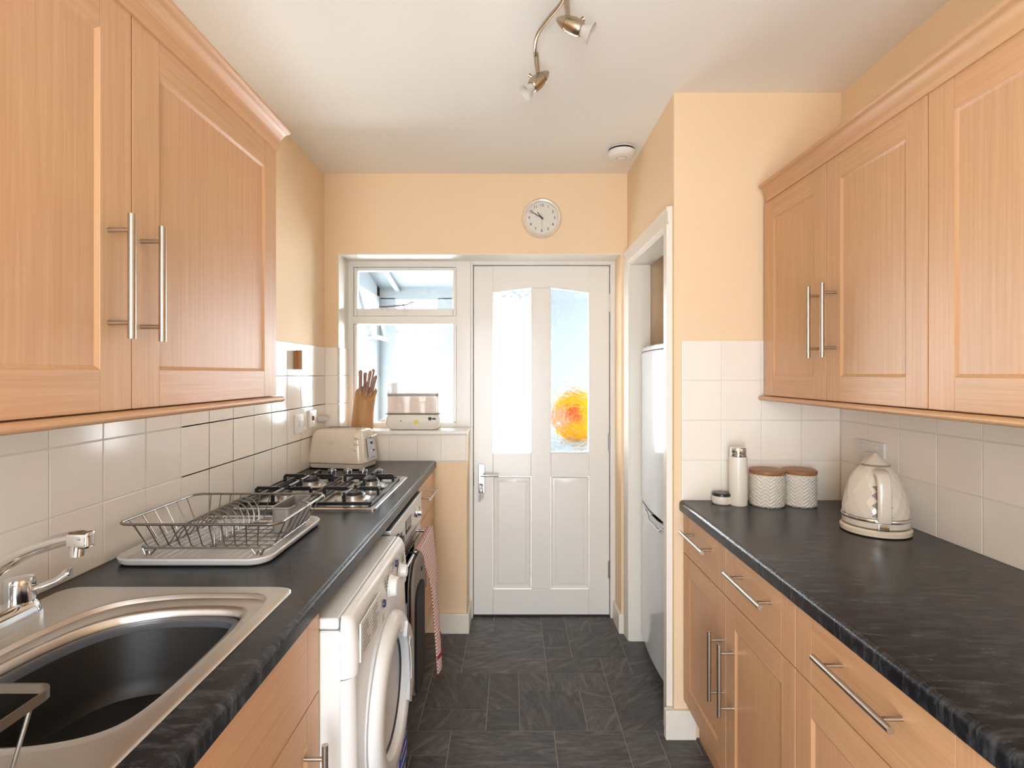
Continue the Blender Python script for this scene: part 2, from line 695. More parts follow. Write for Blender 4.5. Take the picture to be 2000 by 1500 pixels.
bm = B()
add_box(bm, XL - 0.1, XR + 0.1, REAR - 0.1, 3.08, ZC, ZC + 0.1)
struct('ceiling', bm, 'ceiling_paint', 'plain cream painted ceiling', cat='ceiling')

bm = B()
add_box(bm, XL - 0.1, XL, REAR - 0.1, 3.08, 0, ZC)
wall_left = struct('wall_left', bm, 'peach_paint', 'peach wall with cream tiles behind sink and hob', cat='wall')

bm = B()
add_box(bm, XR, XR + 0.1, REAR - 0.1, 3.08, 0, ZC)
wall_right = struct('wall_right', bm, 'peach_paint', 'peach wall with cream tiles behind the kettle', cat='wall')

OPL, OPR, OPT = -0.920, 0.578, 2.005
UWR = -0.240                    # right end of the wall below the window
SILL = 1.072
bm = B()
add_box(bm, XL, OPL, YB, 3.08, 0, ZC)
add_box(bm, OPL, OPR, YB, 3.08, OPT, ZC)
add_box(bm, OPL, UWR, YB, 3.08, 0, SILL - 0.022)
add_box(bm, OPR, XR, YB, 3.08, 0, ZC)
wall_back = struct('wall_back', bm, 'peach_paint', 'peach end wall with recess for window and door', cat='wall')

bm = B()
add_box(bm, XP, XR, YR, YR + 0.075, 0, ZC)
wall_return = struct('wall_recess', bm, 'peach_paint', 'peach return wall with cream tiles behind the canisters', cat='wall')

bm = B()
add_box(bm, XP, XP + 0.09, YR + 0.075, YR + 0.085, 0, ZC)
add_box(bm, XP, XP + 0.09, YR + 0.085, YB, 1.945, ZC)
add_box(bm, XP, XP + 0.09, 2.735, YB, 0, 1.945)
struct('wall_passage', bm, 'peach_paint', 'peach wall above the fridge recess opening', cat='wall')

# rear wall (behind the camera) with an unseen doorway shaped to light the room
bm = B()
add_box(bm, XL, RD0, REAR - 0.1, REAR, 0, ZC)
add_box(bm, RD1, XR, REAR - 0.1, REAR, 0, ZC)
add_box(bm, RD0, RD1, REAR - 0.1, REAR, 1.98, ZC)
rear_wall = struct('wall_rear', bm, 'peach_paint', 'peach wall behind the viewer with a doorway shaped to light the room', cat='wall')
bm = B()
add_box(bm, RD0, RD1, REAR - 0.045, REAR - 0.04, 0, 1.98)  # unseen sheet added to dim daylight from behind and weaken its highlights
O('dimming_pane', bm, 'dimming_glass', rear_wall)

# reveal linings of the recess in a paler colour than the walls
bm = B()
add_box(bm, OPL - 0.001, OPL + 0.004, YB - 0.001, 2.985, SILL, OPT, 0.001)
struct('trim_1', bm, 'white_trim', 'pale side lining of the window recess', cat='trim')
bm = B()
add_box(bm, OPL, OPR, YB - 0.001, 2.985, OPT - 0.004, OPT + 0.001, 0.001)
struct('trim_2', bm, 'white_trim', 'pale head lining of the window and door recess', cat='trim')

# ------------------------------------------------------------------ floor tiles
M = 0.131
cX = lambda c: -0.232 + M * c
kY = lambda k: 2.04 + M * k
layout = [(-1, 1, 1, 3), (1, 2, 1, 3), (2, 3, 2, 3), (3, 5, 2, 3), (5, 7, 0, 3), (-1, 1, 0, 1), (1, 2, 0, 1), (2, 4, 0, 2), (4, 5, 1, 2), (4, 5, 0, 1),
          (-3, -1, 2, 3), (-3, -1, 0, 2), (0, 3, 3, 6), (3, 4, 5, 6), (3, 4, 4, 5), (4, 6, 4, 6), (3, 5, 3, 4), (5, 6, 3, 4), (6, 7, 3, 4), (6, 7, 4, 6),
          (-1, 0, 5, 6), (-1, 0, 4, 5), (-1, 0, 3, 4), (-2, -1, 3, 4), (-2, -1, 4, 6), (0, 1, 6, 7), (1, 3, 6, 7), (3, 4, 6, 7), (4, 5, 6, 7), (5, 6, 6, 7),
          (0, 1, 7, 8), (1, 3, 7, 8), (3, 4, 7, 8), (4, 6, 7, 8), (-2, 0, -1, 0), (-2, -1, -3, -1), (-1, 0, -3, -1), (0, 3, -3, 0), (3, 5, -3, 0), (5, 6, -2, 0),
          (6, 7, -1, 0), (7, 8, -1, 0), (6, 8, -2, -1)]
used = set()
for a, b, c, d in layout:
    for i in range(a, b):
        for j in range(c, d):
            used.add((i, j))
CMIN, CMAX, KMIN, KMAX = -5, 11, -16, 8
rnd = random.Random(11)
for j in range(KMAX - 1, KMIN - 1, -1):
    for i in range(CMIN, CMAX):
        if (i, j) in used:
            continue
        opts = [(2, 2), (2, 1), (1, 2), (1, 1), (3, 2), (2, 3)]
        rnd.shuffle(opts)
        opts.append((1, 1))
        for w, h in opts:
            cells = [(i + p, j - q) for p in range(w) for q in range(h)]
            if all(c not in used and c[0] < CMAX and c[1] >= KMIN for c in cells):
                used.update(cells)
                layout.append((i, i + w, j - h + 1, j + 1))
                break
tile_mesh = {}
for a, b, c, d in layout:
    w, h = (b - a), (d - c)
    if kY(d) > 3.09:
        continue
    if (w, h) not in tile_mesh:
        bm = B()
        add_box(bm, -w * M / 2 + 0.0016, w * M / 2 - 0.0019, -h * M / 2 + 0.0019, h * M / 2 - 0.0019, -0.0028, 0.0, 0.0005)
        o = O('floor_tile', bm, 'slate', floor, local=True)
        tile_mesh[(w, h)] = o.data
    else:
        o = bpy.data.objects.new('floor_tile', tile_mesh[(w, h)])
        o.parent = floor
        COL.objects.link(o)
        weigh(o)
    o.location = (min((cX(a) + cX(b)) / 2, 9), (kY(c) + kY(d)) / 2, 0)

# ------------------------------------------------------------------ wall tiles
T = 0.150
def tile_field(parent, axis, face, s, u_edges, v_edges, skip=None, th=0.006):
    """axis 'x': tiles lie in plane x=face facing s; u is y.  axis 'y': plane y=face; u is x."""
    cache = {}
    for u0, u1 in zip(u_edges, u_edges[1:]):
        for v0, v1 in zip(v_edges, v_edges[1:]):
            uc, vc = (u0 + u1) / 2, (v0 + v1) / 2
            if skip and skip(uc, vc):
                continue
            key = (round(u1 - u0, 4), round(v1 - v0, 4))
            if key not in cache:
                du, dv = key[0] / 2 - 0.0014, key[1] / 2 - 0.0014
                bm = B()
                if axis == 'x':
                    add_box(bm, min(0, s * th), max(0, s * th), -du, du, -dv, dv, 0.0018, 2)
                else:
                    add_box(bm, -du, du, min(0, s * th), max(0, s * th), -dv, dv, 0.0018, 2)
                o = O('wall_tile', bm, 'glazed_tile', parent, local=True)
                cache[key] = o.data
            else:
                o = bpy.data.objects.new('wall_tile', cache[key])
                o.parent = parent
                COL.objects.link(o)
                weigh(o)
            o.location = (face, uc, vc) if axis == 'x' else (uc, face, vc)

yl = [1.134 + T * k for k in range(-6, 12)]
yl = [y for y in yl if y < YB - 0.012] + [YB - 0.001]
zl = [WT_L + T * k for k in range(5)]
tile_field(wall_left, 'x', XL, 1, yl, zl, skip=lambda u, v: v > 1.36 and u < 1.5)
bm = B()
add_box(bm, XL - 0.001, XL + 0.0048, 0.2, YB, WT_L - 0.005, WT_L + 3 * T)
add_box(bm, XL - 0.001, XL + 0.0048, 1.59, YB, WT_L - 0.005, WT_L + 4 * T + 0.001)
O('grout', bm, 'grout', wall_left)
# back wall: sliver left of the recess, and the row under the sill
tile_field(wall_back, 'y', YB, -1, [XL + 0.007, OPL - 0.002], zl)
tile_field(wall_back, 'y', YB, -1, [OPL + 0.012, -0.80, -0.65, -0.50, -0.375, UWR - 0.004], [WT_L, SILL - 0.022])
bm = B()
add_box(bm, XL + 0.004, OPL, YB - 0.0048, YB + 0.001, WT_L - 0.005, WT_L + 4 * T + 0.001)
add_box(bm, OPL, UWR, YB - 0.0048, YB + 0.001, WT_L - 0.005, SILL - 0.022)
O('grout', bm, 'grout', wall_back)
# reveal of the recess
tile_field(wall_back, 'x', OPL + 0.005, 1, [YB - 0.004, 2.972], [SILL + 0.004, 1.211, 1.361, 1.511], th=0.005)
# right wall and return wall
yr = [YR - 0.007 - T * k for k in range(0, 9)][::-1]
zr = [WT_R + T * k for k in range(4)]
tile_field(wall_right, 'x', XR, -1, yr, zr)
bm = B()
add_box(bm, XR - 0.0048, XR + 0.001, yr[0], YR, WT_R - 0.005, zr[-1])
O('grout', bm, 'grout', wall_right)
xr = [0.637, 0.787, 0.937, 1.087, 1.2325]
zr4 = [WT_R + T * k for k in range(5)]
tile_field(wall_return, 'y', YR, -1, xr, zr4)
bm = B()
add_box(bm, 0.636, XR, YR - 0.0048, YR + 0.001, WT_R - 0.005, zr4[-1] + 0.001)
O('grout', bm, 'grout', wall_return)

# ------------------------------------------------------------------ baseboards and architrave
def skirting(name, boxes, label):
    bm = B()
    for b in boxes:
        add_box(bm, *b, 0.004, 2)
    return struct(name, bm, 'white_trim', label, cat='baseboard')
skirting('baseboard_back', [(-0.395, UWR + 0.014, YB - 0.015, YB - 0.0005, 0, 0.105), (UWR + 0.0005, UWR + 0.014, YB - 0.001, 2.96, 0, 0.105)], 'white baseboard under the window beside the door')
skirting('baseboard_right', [(OPR - 0.016, XP - 0.018, YB - 0.015, YB - 0.0005, 0, 0.105), (OPR - 0.016, OPR - 0.0005, YB - 0.001, 2.96, 0, 0.105)], 'short white baseboard right of the back door')
skirting('baseboard_recess', [(0.575, 0.69, YR - 0.016, YR - 0.0005, 0, 0.110), (0.575, XP - 0.0005, YR - 0.001, YR + 0.012, 0, 0.110)], 'white baseboard at the end of the right-hand cabinets')

def architrave():
    root = struct('trim_3', label='white architrave around the fridge recess', loc=(XP, 2.4, 0), cat='trim')
    y0, y1, zt, w = 2.085, 2.725, 1.940, 0.068
    def prof(flip):
        return [(0, 0), (0.012, 0), (0.018, 0.012), (0.018, 0.045), (0.022, 0.052), (0.022, 0.066), (0.0, 0.068)]
    for nm, ya, s in (('architrave_leg', y0, -1), ('architrave_leg', y1, 1)):
        bm = B()
        poly = [(XP - 0.0005 - d, ya + s * t) for d, t in prof(0)]
        add_prism(bm, poly, 'xy', 0.0, zt)
        O(nm, bm, 'white_trim', root)
    bm = B()
    poly = [(XP - 0.0005 - d, zt + t) for d, t in prof(0)]
    add_prism(bm, poly, 'xz', y0 - w, y1 + w)
    O('architrave_head', bm, 'white_trim', root)
    bm = B()
    add_box(bm, XP - 0.004, XP + 0.10, y0, y0 + 0.012, 0, zt)
    O('jamb_lining', bm, 'white_trim', root)
    bm = B()
    add_box(bm, XP - 0.004, XP + 0.10, y1 - 0.005, y1 + 0.009, 0, zt)
    O('jamb_lining', bm, 'white_trim', root)
    bm = B()
    add_box(bm, XP - 0.004, XP + 0.10, y0, y1, zt - 0.012, zt + 0.003)
    O('head_lining', bm, 'white_trim', root)
architrave()

# ------------------------------------------------------------------ window
def window():
    root = struct('window_1', label='white casement window with top vent beside the back door', loc=(-0.57, 3.0, SILL), cat='window')
    x0, x1, z0, z1 = -0.9205, -0.2325, SILL - 0.001, OPT + 0.0005
    def fr(name, *b, bev=0.004):
        bm = B()
        add_box(bm, *b, bev, 2)
        return O(name, bm, 'white_gloss', root)
    ya, yb = 2.975, 3.06
    fr('frame_stile', x0, x0 + 0.030, ya, yb, z0, z1)
    fr('frame_stile', x1 - 0.080, x1 + 0.001, ya, yb, z0, z1)
    fr('frame_head', x0 + 0.028, x1 - 0.078, ya, yb, z1 - 0.036, z1)
    fr('frame_bottom', x0 + 0.028, x1 - 0.078, ya, yb, z0, z0 + 0.026)
    fr('transom', x0 + 0.028, x1 - 0.078, ya, yb, 1.650, 1.694)
    # sashes
    def sash(xa, xb, za, zb, w, wb):
        y_a, y_b = ya + 0.010, ya + 0.050
        fr('sash_stile', xa, xa + w, y_a, y_b, za, zb)
        fr('sash_stile', xb - w, xb, y_a, y_b, za, zb)
        fr('sash_rail', xa + w, xb - w, y_a, y_b, zb - w, zb)
        fr('sash_rail', xa + w, xb - w, y_a, y_b, za, za + wb)
        bm = B()
        add_box(bm, xa + w - 0.003, xb - w + 0.003, y_b - 0.018, y_b - 0.014, za + wb - 0.003, zb - w + 0.003)
        O('pane', bm, 'clear_glass', root)
    sash(x0 + 0.031, x1 - 0.081, 1.696, z1 - 0.037, 0.018, 0.042)
    fr('glazing_bead', x0 + 0.031, x0 + 0.048, ya + 0.012, ya + 0.05, z0 + 0.027, 1.649)
    fr('glazing_bead', x1 - 0.100, x1 - 0.081, ya + 0.012, ya + 0.05, z0 + 0.027, 1.649)
    bm = B()
    add_box(bm, x0 + 0.046, x1 - 0.098, 3.018, 3.022, z0 + 0.025, 1.652)
    O('pane', bm, 'clear_glass', root)
    # sill board
    bm = B()
    add_box(bm, OPL + 0.005, UWR + 0.006, YB - 0.022, 2.99, SILL - 0.022, SILL, 0.005, 2)
    O('window_sill', bm, 'white_gloss', root)
    bm = B()
    add_box(bm, UWR - 0.003, UWR + 0.006, YB - 0.008, YB - 0.0005, WT_L, SILL - 0.022, 0.001)
    O('edge_strip', bm, 'white_trim', root)
    # casement stay
    bm = B()
    y = 2.962
    add_tube(bm, catmull([(-0.735, y, 1.746), (-0.70, y, 1.745), (-0.62, y, 1.752), (-0.585, y, 1.757), (-0.565, y, 1.768), (-0.545, y, 1.770)], 5), 0.0045, 10)
    add_cyl(bm, (-0.735, y, 1.739), (-0.735, y, 1.753), 0.007)
    s = O('window_stay', bm, 'wire_steel', root)
    for xx in (-0.705, -0.60):
        bm = B()
        add_cyl(bm, (xx, y + 0.012, 1.728), (xx, y, 1.748), 0.004)
        add_box(bm, xx - 0.012, xx + 0.012, y + 0.010, y + 0.016, 1.720, 1.736, 0.002)
        O('stay_pin', bm, 'white_trim', root)
    bm = B()
    add_box(bm, -0.735, -0.685, 2.955, 2.985, z0 + 0.030, z0 + 0.048, 0.005, 2)
    O('catch', bm, 'white_trim', root)
window()

# ------------------------------------------------------------------ back door
def back_door():
    root = struct('door_1', label='white half-glazed back door with rippled glass and two lower panels', loc=(0.166, YF, 0), cat='door')
    W = 'white_gloss'
    x_post = -0.2318
    dx0, dx1, dt = -0.216, 0.549, 1.980
    y0, y1 = YF, YF + 0.044
    def bx(name, *b, bev=0.0025, mat=W):
        bm = B()
        add_box(bm, *b, bev, 2)
        return O(name, bm, mat, root)
    # frame
    bx('frame_jamb', UWR - 0.0005, dx0 - 0.003, 2.974, 3.06, 0, SILL + 0.001)
    bx('frame_jamb', x_post, dx0 - 0.003, 2.974, 3.06, SILL + 0.001, OPT + 0.0005)
    bx('frame_jamb', dx1 + 0.003, OPR + 0.0005, 2.975, 3.06, 0, OPT + 0.0005)
    bx('frame_head', dx0 - 0.0035, dx1 + 0.0035, 2.9745, 3.06, dt + 0.003, OPT + 0.0005)
    bx('leak_stop', dx0 - 0.0035, dx0 + 0.012, y1 + 0.002, 3.062, 0, dt + 0.004, bev=0.001)  # unseen strips added behind the leaf to block light through its gap
    bx('leak_stop', dx1 - 0.012, dx1 + 0.0035, y1 + 0.002, 3.062, 0, dt + 0.004, bev=0.001)
    bx('leak_stop', dx0 + 0.012, dx1 - 0.012, y1 + 0.002, 3.062, dt - 0.012, dt + 0.004, bev=0.001)
    bx('threshold', dx0, dx1, YF + 0.002, 3.07, 0.0, 0.006, mat='dark_gap')
    zb = 0.010
    gl = (-0.107, 0.107)
    gr = (0.220, 0.434)
    zg0, zgo, zgi = 0.9226, 1.828, 1.857
    bx('stile', dx0, gl[0], y0, y1, zb, dt)
    bx('stile', gr[1], dx1, y0, y1, zb, dt)
    bx('mullion', gl[1], gr[0], y0, y1, 0.156, zgi)
    bx('bottom_rail', gl[0], gr[1], y0, y1, zb, 0.156)
    bx('lock_rail', gl[0], gl[1], y0, y1, 0.790, zg0)
    bx('lock_rail', gr[0], gr[1], y0, y1, 0.790, zg0)
    bm = B()
    add_prism(bm, [(gl[0], zgo), (gl[0] + 0.07, zgo + 0.015), (gl[1], zgi), (gr[0], zgi), (gr[1] - 0.07, zgo + 0.015), (gr[1], zgo), (gr[1], dt), (gl[0], dt)], 'xz', y0, y1)
    O('top_rail', bm, W, root)
    for a, b, rise in ((gl[0], gl[1], 1), (gr[0], gr[1], -1)):
        bm = B()
        add_box(bm, a - 0.003, b + 0.003, y0 + 0.020, y0 + 0.025, zg0 - 0.003, zgi + 0.002)
        O('pane', bm, 'rippled_glass', root)
        # glazing bead, raised moulding round the pane
        bm = B()
        w = 0.012
        zl_, zr_ = (zgo, zgi) if rise > 0 else (zgi, zgo)
        outer = [(a, zg0), (b, zg0), (b, zr_), (a, zl_)]
        inner = [(a + w, zg0 + w), (b - w, zg0 + w), (b - w, zr_ - w), (a + w, zl_ - w)]
        lo = [[Vector((p[0], y0 - 0.003, p[1])) for p in [(a - 0.006, zg0 - 0.006), (b + 0.006, zg0 - 0.006), (b + 0.006, zr_ + 0.006), (a - 0.006, zl_ + 0.006)]],
              [Vector((p[0], y0 - 0.003, p[1])) for p in outer], [Vector((p[0], y0 + 0.018, p[1])) for p in outer]]
        loft(bm, lo, False, False)
        O('glazing_bead', bm, W, root)
        # lower raised-and-fielded panel
        za, zc = 0.156, 0.790
        def loop(d, y):
            return [Vector((a + d, y, za + d)), Vector((b - d, y, za + d)), Vector((b - d, y, zc - d)), Vector((a + d, y, zc - d))]
        bm = B()
        loft(bm, [loop(0.0, y0 + 0.001), loop(0.010, y0 + 0.011), loop(0.022, y0 + 0.011), loop(0.032, y0 + 0.005), loop(0.035, y0 + 0.005)], False, True)
        O('panel', bm, W, root)
    # handle set
    bm = B()
    add_box(bm, -0.190, -0.153, y0 - 0.008, y0 - 0.0005, 0.697, 0.860, 0.003, 2)
    hp = O('handle_plate', bm, 'handle_steel', root)
    hp['label'] = 'steel handle plate'
    bm = B()
    add_cyl(bm, (-0.1715, y0 - 0.006, 0.803), (-0.1715, y0 - 0.045, 0.803), 0.009)
    add_tube(bm, catmull([(-0.176, y0 - 0.045, 0.803), (-0.15, y0 - 0.046, 0.803), (-0.115, y0 - 0.044, 0.804), (-0.075, y0 - 0.040, 0.803)], 4), 0.0065, 10)
    O('lever', bm, 'chrome', hp)
    bm = B()
    add_cyl(bm, (-0.1715, y0 - 0.004, 0.742), (-0.1715, y0 - 0.014, 0.742), 0.008)
    O('lock_barrel', bm, 'black_plastic', hp)
    bm = B()
    add_cyl(bm, (-0.172, y0 - 0.014, 0.742), (-0.172, y0 - 0.030, 0.742), 0.004)
    ring = [(-0.174 + 0.010 * math.cos(a), y0 - 0.030, 0.717 + 0.014 * math.sin(a)) for a in [2 * PI * i / 14 for i in range(14)]]
    add_tube(bm, ring, 0.0016, 6, closed=True)
    add_box(bm, -0.184, -0.166, y0 - 0.032, y0 - 0.029, 0.725, 0.750, 0.002)
    add_box(bm, -0.187, -0.178, y0 - 0.034, y0 - 0.031, 0.655, 0.706, 0.002)
    add_box(bm, -0.173, -0.163, y0 - 0.031, y0 - 0.028, 0.668, 0.708, 0.002)
    k = O('key_bunch', bm, 'wire_steel', hp)
    k['label'] = 'bunch of keys hanging from the lock'
    bm = B()
    add_box(bm, -0.2185, -0.2150, y0 - 0.003, y0 + 0.01, 0.735, 0.818, 0.0005)
    O('strike_plate', bm, 'black_plastic', root)
    for z in (1.77, 0.985, 0.265):
        bm = B()
        add_cyl(bm, (dx1 + 0.0015, y0 - 0.004, z - 0.05), (dx1 + 0.0015, y0 - 0.004, z + 0.05), 0.0045, n=10)
        add_box(bm, dx1 - 0.006, dx1 + 0.008, y0 - 0.0035, y0 - 0.001, z - 0.048, z + 0.048, 0.001)
        O('hinge', bm, 'white_trim' if z > 1.5 else 'wire_steel', root)
back_door()

# ------------------------------------------------------------------ glazed porch behind the window and door
def porch():
    bm = B()
    add_box(bm, -1.6, 2.2, 3.08, 5.0, -0.16, -0.04)
    struct('ground', bm, 'porch_slab', 'paved floor of the porch outside', cat='ground')
    YE, XA, XB = 4.70, -1.16, 1.65
    zr0, zr1 = 2.42, 2.10
    bm = B()
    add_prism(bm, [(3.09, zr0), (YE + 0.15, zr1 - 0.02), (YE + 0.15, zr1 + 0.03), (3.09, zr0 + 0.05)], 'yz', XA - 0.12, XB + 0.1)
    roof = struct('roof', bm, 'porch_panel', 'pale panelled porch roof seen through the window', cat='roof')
    for x in (-1.00, -0.36, 0.28, 0.92):
        bm = B()
        add_prism(bm, [(3.10, zr0 - 0.001), (YE, zr1 - 0.001), (YE, zr1 - 0.024), (3.10, zr0 - 0.024)], 'yz', x - 0.02, x + 0.02)
        O('rafter_strip', bm, 'upvc', roof)
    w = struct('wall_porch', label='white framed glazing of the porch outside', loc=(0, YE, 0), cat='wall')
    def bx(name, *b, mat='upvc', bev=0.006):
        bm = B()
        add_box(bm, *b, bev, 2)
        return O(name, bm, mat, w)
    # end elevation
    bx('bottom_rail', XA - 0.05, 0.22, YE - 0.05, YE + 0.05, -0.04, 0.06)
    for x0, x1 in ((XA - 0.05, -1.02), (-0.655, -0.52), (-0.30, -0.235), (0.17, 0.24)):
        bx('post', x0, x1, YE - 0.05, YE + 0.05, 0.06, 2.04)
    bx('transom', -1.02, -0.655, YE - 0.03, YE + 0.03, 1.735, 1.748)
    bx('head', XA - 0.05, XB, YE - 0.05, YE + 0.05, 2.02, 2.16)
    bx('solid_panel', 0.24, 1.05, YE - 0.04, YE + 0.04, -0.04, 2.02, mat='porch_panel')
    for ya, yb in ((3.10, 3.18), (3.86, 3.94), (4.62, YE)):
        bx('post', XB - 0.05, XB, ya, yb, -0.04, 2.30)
    # left elevation
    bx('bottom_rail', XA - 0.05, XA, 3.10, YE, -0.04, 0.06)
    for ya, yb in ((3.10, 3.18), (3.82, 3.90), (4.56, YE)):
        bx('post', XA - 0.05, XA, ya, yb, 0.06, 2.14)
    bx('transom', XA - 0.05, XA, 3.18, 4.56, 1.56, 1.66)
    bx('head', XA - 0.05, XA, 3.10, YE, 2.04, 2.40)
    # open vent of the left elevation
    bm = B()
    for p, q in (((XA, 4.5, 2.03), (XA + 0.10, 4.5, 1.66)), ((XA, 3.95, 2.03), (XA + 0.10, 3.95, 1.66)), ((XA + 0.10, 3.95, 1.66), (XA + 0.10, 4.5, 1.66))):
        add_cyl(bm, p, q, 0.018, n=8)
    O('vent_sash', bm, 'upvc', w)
    # round cushion propped on a stool behind the right pane
    t = thing('porch_stool', 'white stool outside the door behind the rippled glass', 'stool', (0.42, 3.62, -0.04))
    bm = B()
    add_box(bm, 0.22, 0.66, 3.45, 3.80, 0.86, 0.90, 0.01, 2)
    O('seat', bm, 'upvc', t)
    for x, y in ((0.25, 3.48), (0.63, 3.48), (0.25, 3.77), (0.63, 3.77)):
        bm = B()
        add_cyl(bm, (x, y, -0.04), (x, y, 0.87), 0.017, n=10)
        O('leg', bm, 'upvc', t)
    c = thing('round_cushion', 'yellow round cushion with red middle seen through rippled door glass', 'cushion', (0.445, 3.60, 0.90))
    bm = B()
    add_lathe(bm, [(0.002, -0.035), (0.10, -0.04), (0.165, -0.02), (0.180, 0.02), (0.165, 0.06), (0.10, 0.08), (0.002, 0.075)], (0.445, 3.60, 1.082), 36, 'y', False)
    O('cover', bm, 'cushion_yellow', c)
    bm = B()
    add_lathe(bm, [(0.002, -0.050), (0.04, -0.048), (0.062, -0.034)], (0.415, 3.60, 1.10), 24, 'y', False)
    O('centre_patch', bm, 'cushion_red', c)
    bm = B()
    add_lathe(bm, [(0.002, -0.052), (0.05, -0.048), (0.075, -0.034)], (0.325, 3.60, 1.075), 24, 'y', False)
    O('side_patch', bm, 'cushion_pink', c)
porch()

# ------------------------------------------------------------------ cabinets
def fbox(bm, s, face, u0, u1, v0, v1, w0, w1, bev=0.0, seg=1):
    xa, xb = face + s * w0, face + s * w1
    add_box(bm, min(xa, xb), max(xa, xb), u0, u1, v0, v1, bev, seg)

def bar_handle(parent, s, face, c, length, vertical, off=0.040, r=0.0062):
    """c=(y,z) middle of the bar"""
    bm = B()
    x = face + s * off
    y, z = c
    h = length / 2
    pc = 0.080
    if vertical:
        add_cyl(bm, (x, y, z - h), (x, y, z + h), r, n=18)
        for d in (-pc, pc):
            add_cyl(bm, (face - s * 0.001, y, z + d), (x, y, z + d), 0.0042, n=12)
    else:
        add_cyl(bm, (x, y - h, z), (x, y + h, z), r, n=18)
        for d in (-pc, pc):
            add_cyl(bm, (face - s * 0.001, y + d, z), (x, y + d, z), 0.0042, n=12)
    o = O('handle', bm, 'handle_steel', parent)
    o['label'] = 'brushed steel bar handle'
    return o

def door(parent, s, face, u0, u1, v0, v1, stile=0.068, rail=0.072, th=0.02):
    g = 0.0015
    u0, u1, v0, v1 = u0 + g, u1 - g, v0 + g, v1 - g
    a, b, c, d = u0 + stile, u1 - stile, v0 + rail, v1 - rail
    def loop(ins, w):
        x = face + s * w
        return [Vector((x, a + ins, c + ins)), Vector((x, b - ins, c + ins)), Vector((x, b - ins, d - ins)), Vector((x, a + ins, d - ins))]
    bm = B()
    loft(bm, [loop(-0.004, -th + 0.002), loop(-0.004, -0.003), loop(0.0, -0.0012), loop(0.007, -0.0052), loop(0.0085, -0.0050)], True, True)
    dr = O('door', bm, 'wood_v', parent)
    for p, q in ((u0, a), (b, u1)):
        bm = B()
        fbox(bm, s, face, p, q, v0, v1, -th, 0, 0.0016, 2)
        O('stile', bm, 'wood_v', dr)
    for p, q in ((v0, c), (d, v1)):
        bm = B()
        fbox(bm, s, face, a, b, p, q, -th, 0, 0.0016, 2)
        O('rail', bm, 'wood_h', dr)
    return dr

def drawer(parent, s, face, u0, u1, v0, v1, stile=0.062, th=0.02):
    g = 0.0015
    u0, u1, v0, v1 = u0 + g, u1 - g, v0 + g, v1 - g
    bm = B()
    fbox(bm, s, face, u0 + stile, u1 - stile, v0, v1, -th, 0, 0.0016, 2)
    d = O('drawer_front', bm, 'wood_h', parent)
    for p, q in ((u0, u0 + stile), (u1 - stile, u1)):
        bm = B()
        fbox(bm, s, face, p, q, v0, v1, -th, 0, 0.0016, 2)
        O('stile', bm, 'wood_v', d)
    return d

def carcass(parent, s, face, back, u0, u1, v0, v1, th=0.021):
    bm = B()
    xa, xb = face - s * th, back
    add_box(bm, min(xa, xb), max(xa, xb), u0, u1, v0, v1, 0.001)
    return O('body', bm, 'wood_v', parent)

def cornice(name, label, s, face, back, u0, u1, z0, proj, h):
    prof = [(0.0, 0.0), (0.005, 0.0), (0.006, 0.006)]
    for i in range(9):
        a = PI / 2 * i / 8
        prof.append((0.008 + (proj - 0.014) * (1 - math.cos(a)), 0.010 + (h - 0.022) * math.sin(a)))
    prof += [(proj - 0.003, h - 0.010), (proj, h - 0.006), (proj, h), (-0.02, h), (-0.02, 0.0)]
    bm = B()
    add_prism(bm, [(face + s * d, z0 + t) for d, t in prof], 'xz', u0, u1)
    return single(name, bm, 'wood_h', label, 'cornice')

def light_rail(name, label, s, face, u0, u1, z1, h=0.017):
    prof = [(-0.03, 0), (0.006, 0)]
    for i in range(9):
        a = PI / 2 - PI * i / 8
        prof.append((0.006 + 0.010 * math.cos(a), -h / 2 + h / 2 * math.sin(a)))
    prof += [(-0.03, -h)]
    bm = B()
    add_prism(bm, [(face + s * d, z1 + t) for d, t in prof], 'xz', u0, u1)
    return single(name, bm, 'wood_h', label, 'rail')

# --- left wall units
FLU = -0.695
zu0, zu1 = 1.305, 2.030
sp, fe = 0.9713, 1.567
c = thing('wall_cabinet', 'beech double wall cabinet above the sink and drainer', 'cabinet', (-0.84, 0.97, zu0))
carcass(c, 1, FLU, XL + 0.008, sp - 0.597, fe, zu0 + 0.002, zu1)
d = door(c, 1, FLU, sp - 0.597, sp, zu0, zu1, 0.074, 0.072)
bar_handle(d, 1, FLU, (0.915, 1.539), 0.215, True)
d = door(c, 1, FLU, sp, fe, zu0, zu1, 0.074, 0.072)
bar_handle(d, 1, FLU, (0.995, 1.539), 0.215, True)
cornice('cornice_moulding', 'curved beech cornice along the top of the cabinet above the sink', 1, FLU, XL, sp - 0.597, fe + 0.002, zu1 - 0.004, 0.042, 0.062)
light_rail('light_rail', 'rounded beech rail under the cabinet above the sink', 1, FLU, sp - 0.597, fe + 0.02, zu0 - 0.001)

